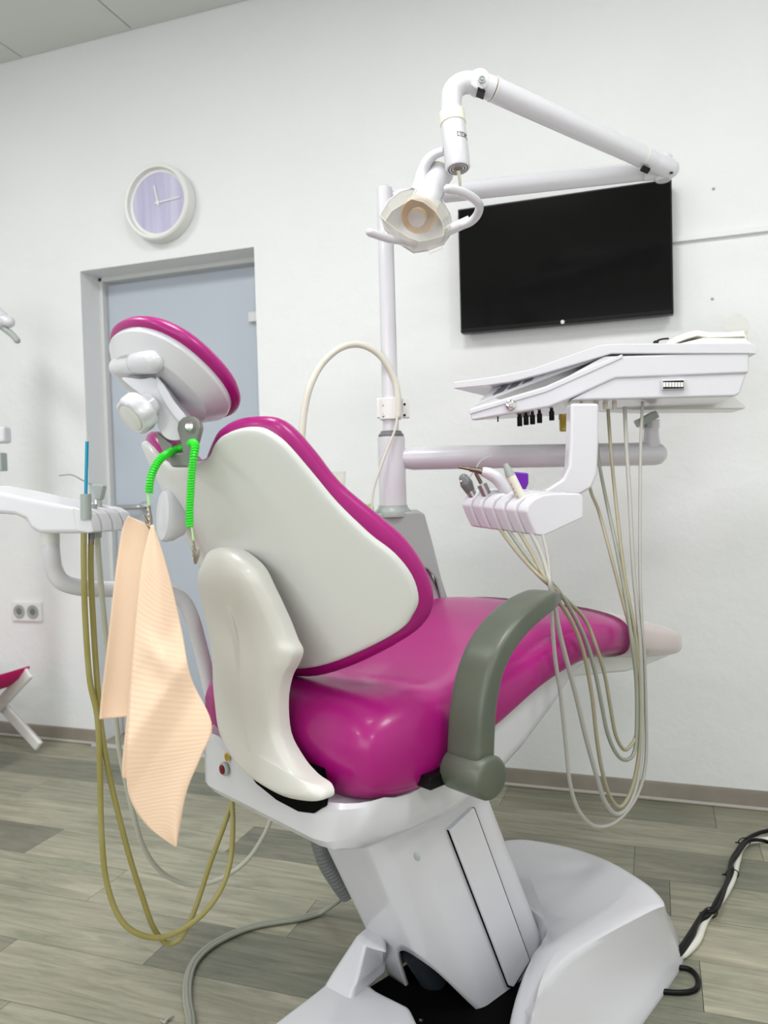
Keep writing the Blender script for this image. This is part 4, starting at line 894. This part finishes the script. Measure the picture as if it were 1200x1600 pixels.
g = Geo(); tube(g, PS([(143, 828, 1.385), (143, 842, 1.385)]), .0058, 16, smooth=False); obj('socket_neck', g, 'mgrey', i7)
g = Geo(); tube(g, PS([(142.5, 841, 1.385), (142.5, 851, 1.385)]), .0052, 10, smooth=False); obj('brass_nut', g, 'clip', i7)
hL2 = PS([(142, 850, 1.385), (142, 900, 1.39), (146, 980, 1.40), (152, 1070, 1.405), (160, 1150, 1.41), (175, 1230, 1.43), (200, 1330, 1.45), (222, 1400, 1.47), (240, 1450, 1.49), (262, 1474, 1.51), (285, 1462, 1.52), (305, 1420, 1.54), (328, 1350, 1.56), (350, 1290, 1.58), (365, 1245, 1.60), (370, 1215, 1.61)])
hose(hL2, .0052, 'hose_o', i7)
i8 = instrument('assistant_syringe', 'grey syringe with long bent nozzle standing in the left holder'); set_loc(i8, P(153, 780, 1.42))
g = Geo(); prism(g, PS([(141, 757, 1.41), (150, 756, 1.41), (163, 758, 1.41), (160, 772, 1.41), (158, 782, 1.41), (147, 782, 1.41), (145, 770, 1.41)]), FH*.018); obj('syringe_head', g, 'lgrey', i8, bevel=.004)
g = Geo(); tube(g, PS([(152.5, 778, 1.42), (153, 800, 1.42)]), .0078, 16, smooth=False); obj('grip', g, 'steel', i8)
g = Geo(); tube(g, PS([(142, 757, 1.41), (128, 750, 1.45), (112, 742, 1.52), (93, 743, 1.62)]), .0016, 8, sub=4); obj('nozzle', g, 'steel', i8)
g = Geo(); tube(g, PS([(153, 826, 1.41), (152.5, 840, 1.41)]), .0068, 16, smooth=False); obj('lower_collar', g, 'lgrey', i8)
hL3 = PS([(152, 838, 1.41), (155, 880, 1.42), (161, 950, 1.44), (170, 1030, 1.47), (180, 1110, 1.5), (188, 1180, 1.53), (208, 1270, 1.56), (225, 1325, 1.59), (252, 1362, 1.62), (295, 1382, 1.65), (340, 1375, 1.67), (385, 1345, 1.69), (415, 1300, 1.70), (432, 1255, 1.71), (440, 1235, 1.71)])
hose(hL3, .0050, 'hose_b', i8)

# ================================================================== BIB AND ITS CHAIN
bh = thing('bib_chain', 'bright green coiled bib chain with metal clips hung on headrest bracket', 'bib chain', P(285, 715, 1.2))
def coil(path, R, r, turns_per_m, mname, par):
    p = spline(path, 12); L_ = [0]
    for i in range(1, len(p)): L_.append(L_[-1]+(p[i]-p[i-1]).length)
    tot = L_[-1]; N = int(tot*turns_per_m)*10; pts = []; nrm = None; k_ = 0
    for i in range(N+1):
        s = tot*i/N
        while k_ < len(L_)-2 and L_[k_+1] < s: k_ += 1
        t = (s-L_[k_])/max(L_[k_+1]-L_[k_], 1e-9); c = p[k_].lerp(p[k_+1], t); d = (p[k_+1]-p[k_]).normalized()
        if nrm is None: nrm = frame_of(d)[1]
        nrm = (nrm-d*nrm.dot(d)).normalized(); b_ = d.cross(nrm); a_ = 2*math.pi*i/10
        pts.append(c+(nrm*math.cos(a_)+b_*math.sin(a_))*R)
    g = Geo(); tube(g, pts, r, 6, smooth=False); tube(g, path, R*.84, 12, sub=6); return obj('coil', g, mname, par)
coil(PS([(233, 770, 1.20), (235, 750, 1.20), (242, 730, 1.205), (252, 716, 1.215), (262, 709, 1.24), (276, 702, 1.262), (290, 697, 1.255), (300, 692, 1.225), (305, 696, 1.195), (303, 712, 1.185), (300, 735, 1.185), (298, 765, 1.185), (296.5, 795, 1.185), (296.5, 823, 1.185)]), .0050, .0017, 250, 'green', bh)
g = Geo(); tube(g, PS([(231, 770, 1.20), (233, 790, 1.20)]), .0020, 8, smooth=False); obj('cord', g, 'lgreen', bh); g = Geo(); tube(g, PS([(299, 823, 1.185), (301, 835, 1.185), (302, 845, 1.185)]), .0014, 8); obj('cord', g, 'lgreen', bh)
def clip(c, d, s):
    """alligator clip: two jaws with a raised lever"""
    d = Vector(d).normalized(); sd = RH*s
    g = Geo()
    for a0, a1, w0, w1, o0, o1 in [(0, .036, .0035, .0018, .0, .001), (.014, .036, .0035, .0018, .009*s, .002*s)]:
        p0, p1 = c+d*a0+RH*o0, c+d*a1+RH*o1; dd_ = (p1-p0).normalized(); X_ = FH; Y_ = dd_.cross(FH)
        rings(g, [[p0+X_*w0*a+Y_*.0012*b for a, b in ((-1, -1), (1, -1), (1, 1), (-1, 1))], [p0.lerp(p1, .5)+X_*w0*a+Y_*.0022*b for a, b in ((-1, -1), (1, -1), (1, 1), (-1, 1))], [p1+X_*w1*a+Y_*.001*b for a, b in ((-1, -1), (1, -1), (1, 1), (-1, 1))]])
    tube(g, [c+d*.016+FH*-.004+RH*.002*s, c+d*.016+FH*.004+RH*.002*s], .0022, 10, smooth=False)
    k = obj('clip', g, 'clip', bh)
    g = Geo(); 
    for t in (.006, .013, .02, .027): lathe(g, c+d*t-FH*.004, -FH, [(0, .0012), (.001, .0008)], 8)
    obj('rivets', g, 'chrome', k)
clip(P(301.5, 844, 1.185), P(304, 886, 1.185)-P(301.5, 844, 1.185), 1)
clip(P(232, 790, 1.20), P(236, 822, 1.20)-P(232, 790, 1.20), -1)
# bib: two hanging sheets folded at the top
def sheet(cols, rows, fn, uvf, name, par, solid=.0006):
    g = Geo(); V = []; UVs = []
    for i in range(rows+1):
        for j in range(cols+1): V.append(fn(j/cols, i/rows)); UVs.append(uvf(j/cols, i/rows))
    F = [(i*(cols+1)+j, i*(cols+1)+j+1, (i+1)*(cols+1)+j+1, (i+1)*(cols+1)+j) for i in range(rows) for j in range(cols)]
    g.add(V, F); return obj(name, g, 'bib', par, uv=UVs, solid=solid, recalc=False, ang=180)
def poly_at(L, t):
    f = t*(len(L)-1); i = min(int(f), len(L)-2); u = f-i; a, b = L[i], L[i+1]
    i0, i3 = L[max(i-1, 0)], L[min(i+2, len(L)-1)]
    return tuple(.5*((2*a[k])+(b[k]-i0[k])*u+(2*i0[k]-5*a[k]+4*b[k]-i3[k])*u*u+(3*a[k]-i0[k]-3*b[k]+i3[k])*u**3) for k in range(len(a)))
bib = thing('paper_bib', 'peach ribbed paper bib hanging from the green chain clip', 'bib', P(235, 1325, 1.17))
frL = [(236, 820, 1.196), (222, 880, 1.185), (213, 960, 1.175), (207, 1040, 1.165), (201, 1120, 1.16), (197, 1200, 1.155), (204, 1250, 1.155), (232, 1292, 1.155), (275, 1324, 1.155)]
frR = [(240, 820, 1.196), (256, 870, 1.19), (272, 930, 1.185), (285, 990, 1.18), (299, 1060, 1.175), (331, 1132, 1.165), (313, 1185, 1.16), (291, 1240, 1.158), (276, 1324, 1.157)]
def ffr(u, v):
    a, b = poly_at(frL, v), poly_at(frR, v); x = a[0]+(b[0]-a[0])*u; y = a[1]+(b[1]-a[1])*u; d = a[2]+(b[2]-a[2])*u
    # diagonal crease: from (200,1165) up to (283,1043)
    s = ((x-200)*122+(y-1165)*83)/147.; d += -.014*max(0, 1-abs(s)/45)*min(1, v*2)-.012*math.sin(u*math.pi)*(1-v*.5)+.003*math.sin(u*5+v*7)
    s2 = ((x-225)*(-45)+(y-1010)*62)/76.6
    s3 = ((x-230)*58+(y-1015)*28)/64.4
    d -= .010*max(0, 1-abs(s2)/28)*max(0, 1-abs(x-255)/45)
    return P(x, y, d)
sheet(26, 60, ffr, lambda u, v: (u, (v*1.0-u*.12)*2.2), 'front_sheet', bib)
bkL = [(200, 806, 1.205), (190, 830, 1.205), (181, 890, 1.205), (173, 960, 1.205), (164, 1040, 1.205), (158, 1090, 1.205), (155, 1124, 1.205)]
bkR = [(238, 822, 1.2), (240, 850, 1.203), (236, 900, 1.205), (228, 970, 1.21), (222, 1040, 1.21), (216, 1090, 1.21), (213, 1118, 1.21)]
def fbk(u, v):
    a, b = poly_at(bkL, v), poly_at(bkR, v); return P(a[0]+(b[0]-a[0])*u, a[1]+(b[1]-a[1])*u, a[2]+(b[2]-a[2])*u+.004*math.sin(u*6)+.003*math.sin(v*9))
sheet(14, 40, fbk, lambda u, v: (v, u*.8), 'back_sheet', bib)
mdL = [(222, 900, 1.20), (212, 980, 1.195), (204, 1060, 1.19), (196, 1140, 1.185), (191, 1190, 1.185), (191, 1215, 1.185)]
mdR = [(240, 900, 1.2), (240, 980, 1.2), (236, 1060, 1.195), (230, 1140, 1.19), (222, 1190, 1.19), (215, 1222, 1.19)]
def fmd(u, v):
    a, b = poly_at(mdL, v), poly_at(mdR, v); return P(a[0]+(b[0]-a[0])*u, a[1]+(b[1]-a[1])*u, a[2]+(b[2]-a[2])*u)
sheet(8, 30, fmd, lambda u, v: (u, v*1.5), 'inner_fold', bib)

# ================================================================== FLOOR CABLES
def floor_pts(L, h): return [onZ(x, y, z if z else h) for x, y, z in [(p+(0,))[:3] for p in L]]
g = Geo()
fl = [onZ(546, 1388, .10), onZ(535, 1403, .06), onZ(505, 1423, .012), onZ(470, 1434, .008), onZ(430, 1440, .008), onZ(395, 1447, .008), onZ(360, 1460, .008), onZ(325, 1480, .008), onZ(302, 1505, .008), onZ(293, 1535, .008), onZ(293, 1565, .008), onZ(298, 1595, .008), onZ(296, 1640, .008)]
flc = thing('grey_floor_cable', 'grey triple-strand cable curving over the floor left of the base', 'cable', onZ(400, 1445, 0))
pp = spline(fl, 6)
for s in (-1, 0, 1):
    g = Geo(); q = []
    for i, p in enumerate(pp):
        t = (pp[min(i+1, len(pp)-1)]-pp[max(i-1, 0)]); t.z = 0; t.normalize(); q.append(p+Vector((t.y, -t.x, 0))*.0052*s+UP*(.001 if s == 0 else -.001))
    tube(g, q, .0046, 10, smooth=False); obj('strand', g, 'hose_g' if s == 0 else 'hose_gr', flc)
g = Geo(); tube(g, [onZ(256, 1597, .003), onZ(262, 1592, .006), onZ(270, 1588, .004)], .0022, 8, rnd=True); tube(g, [onZ(252, 1594, .003), onZ(258, 1598, .003), onZ(264, 1590, .003)], .0018, 8, rnd=True)
tag(obj('torn_scrap', g, 'hose_w'), 'tiny pale plastic scrap on the floor by the grey cable', 'scrap')
def fcable(L, r, m, h=None): 
    g = Geo(); tube(g, [onZ(x, y, (h or r)) for x, y in L], r, 12, sub=7); return g
kz = .0085
o = obj('white_floor_cable', fcable([(1040, 1500), (1060, 1494), (1072, 1488), (1090, 1468), (1101, 1440), (1114, 1420), (1128, 1404), (1142, 1380), (1148, 1362), (1152, 1345), (1158, 1325), (1172, 1315), (1200, 1312), (1240, 1306)], .0085, 'cable_w'), 'cable_w')
tag(o, 'thick white cable snaking from base to the right edge', 'cable')
o = obj('black_floor_cable', fcable([(1050, 1500), (1066, 1486), (1082, 1462), (1090, 1442), (1108, 1428), (1124, 1400), (1136, 1380), (1144, 1360), (1142, 1348), (1150, 1332), (1166, 1312), (1185, 1302), (1200, 1298), (1230, 1290)], .0058, 'black', .018), 'black')
tag(o, 'glossy black cable twisted over the white one, upper strand at right edge', 'cable')
o = obj('black_floor_cable', fcable([(1045, 1496), (1062, 1482), (1080, 1456), (1100, 1426), (1116, 1424), (1126, 1408), (1134, 1384), (1139, 1366), (1142, 1350), (1152, 1336), (1168, 1315), (1190, 1313), (1215, 1322)], .0052, 'black', .0225), 'black')
tag(o, 'second black cable of the bundle, crossing onto the white one at right', 'cable')
for x, y in ((1110, 1426), (1144, 1366), (1163, 1316)):
    g = Geo(); c0 = onZ(x, y, .014); tube(g, ellipse(c0, RH, UP, .017, .013, 16)+[ellipse(c0, RH, UP, .017, .013, 16)[0]], .0015, 6, smooth=False); box(g, c0-RH*.02, RH, FH, UP, .012, .004, .003)
    tag(obj('cable_tie', g, 'black'), {1110: 'black tie holding the floor cables, nearest the white base', 1144: 'black tie holding the floor cables, midway along the bundle', 1163: 'black tie holding the floor cables, nearest the wall'}[x], 'cable tie')
o = obj('black_cable_loop', fcable([(1040, 1512), (1066, 1512), (1080, 1516), (1090, 1528), (1090, 1542), (1080, 1549), (1060, 1551), (1035, 1549)], .0055, 'black'), 'black')
tag(o, 'black cable loop on the floor beside the right base corner', 'cable')
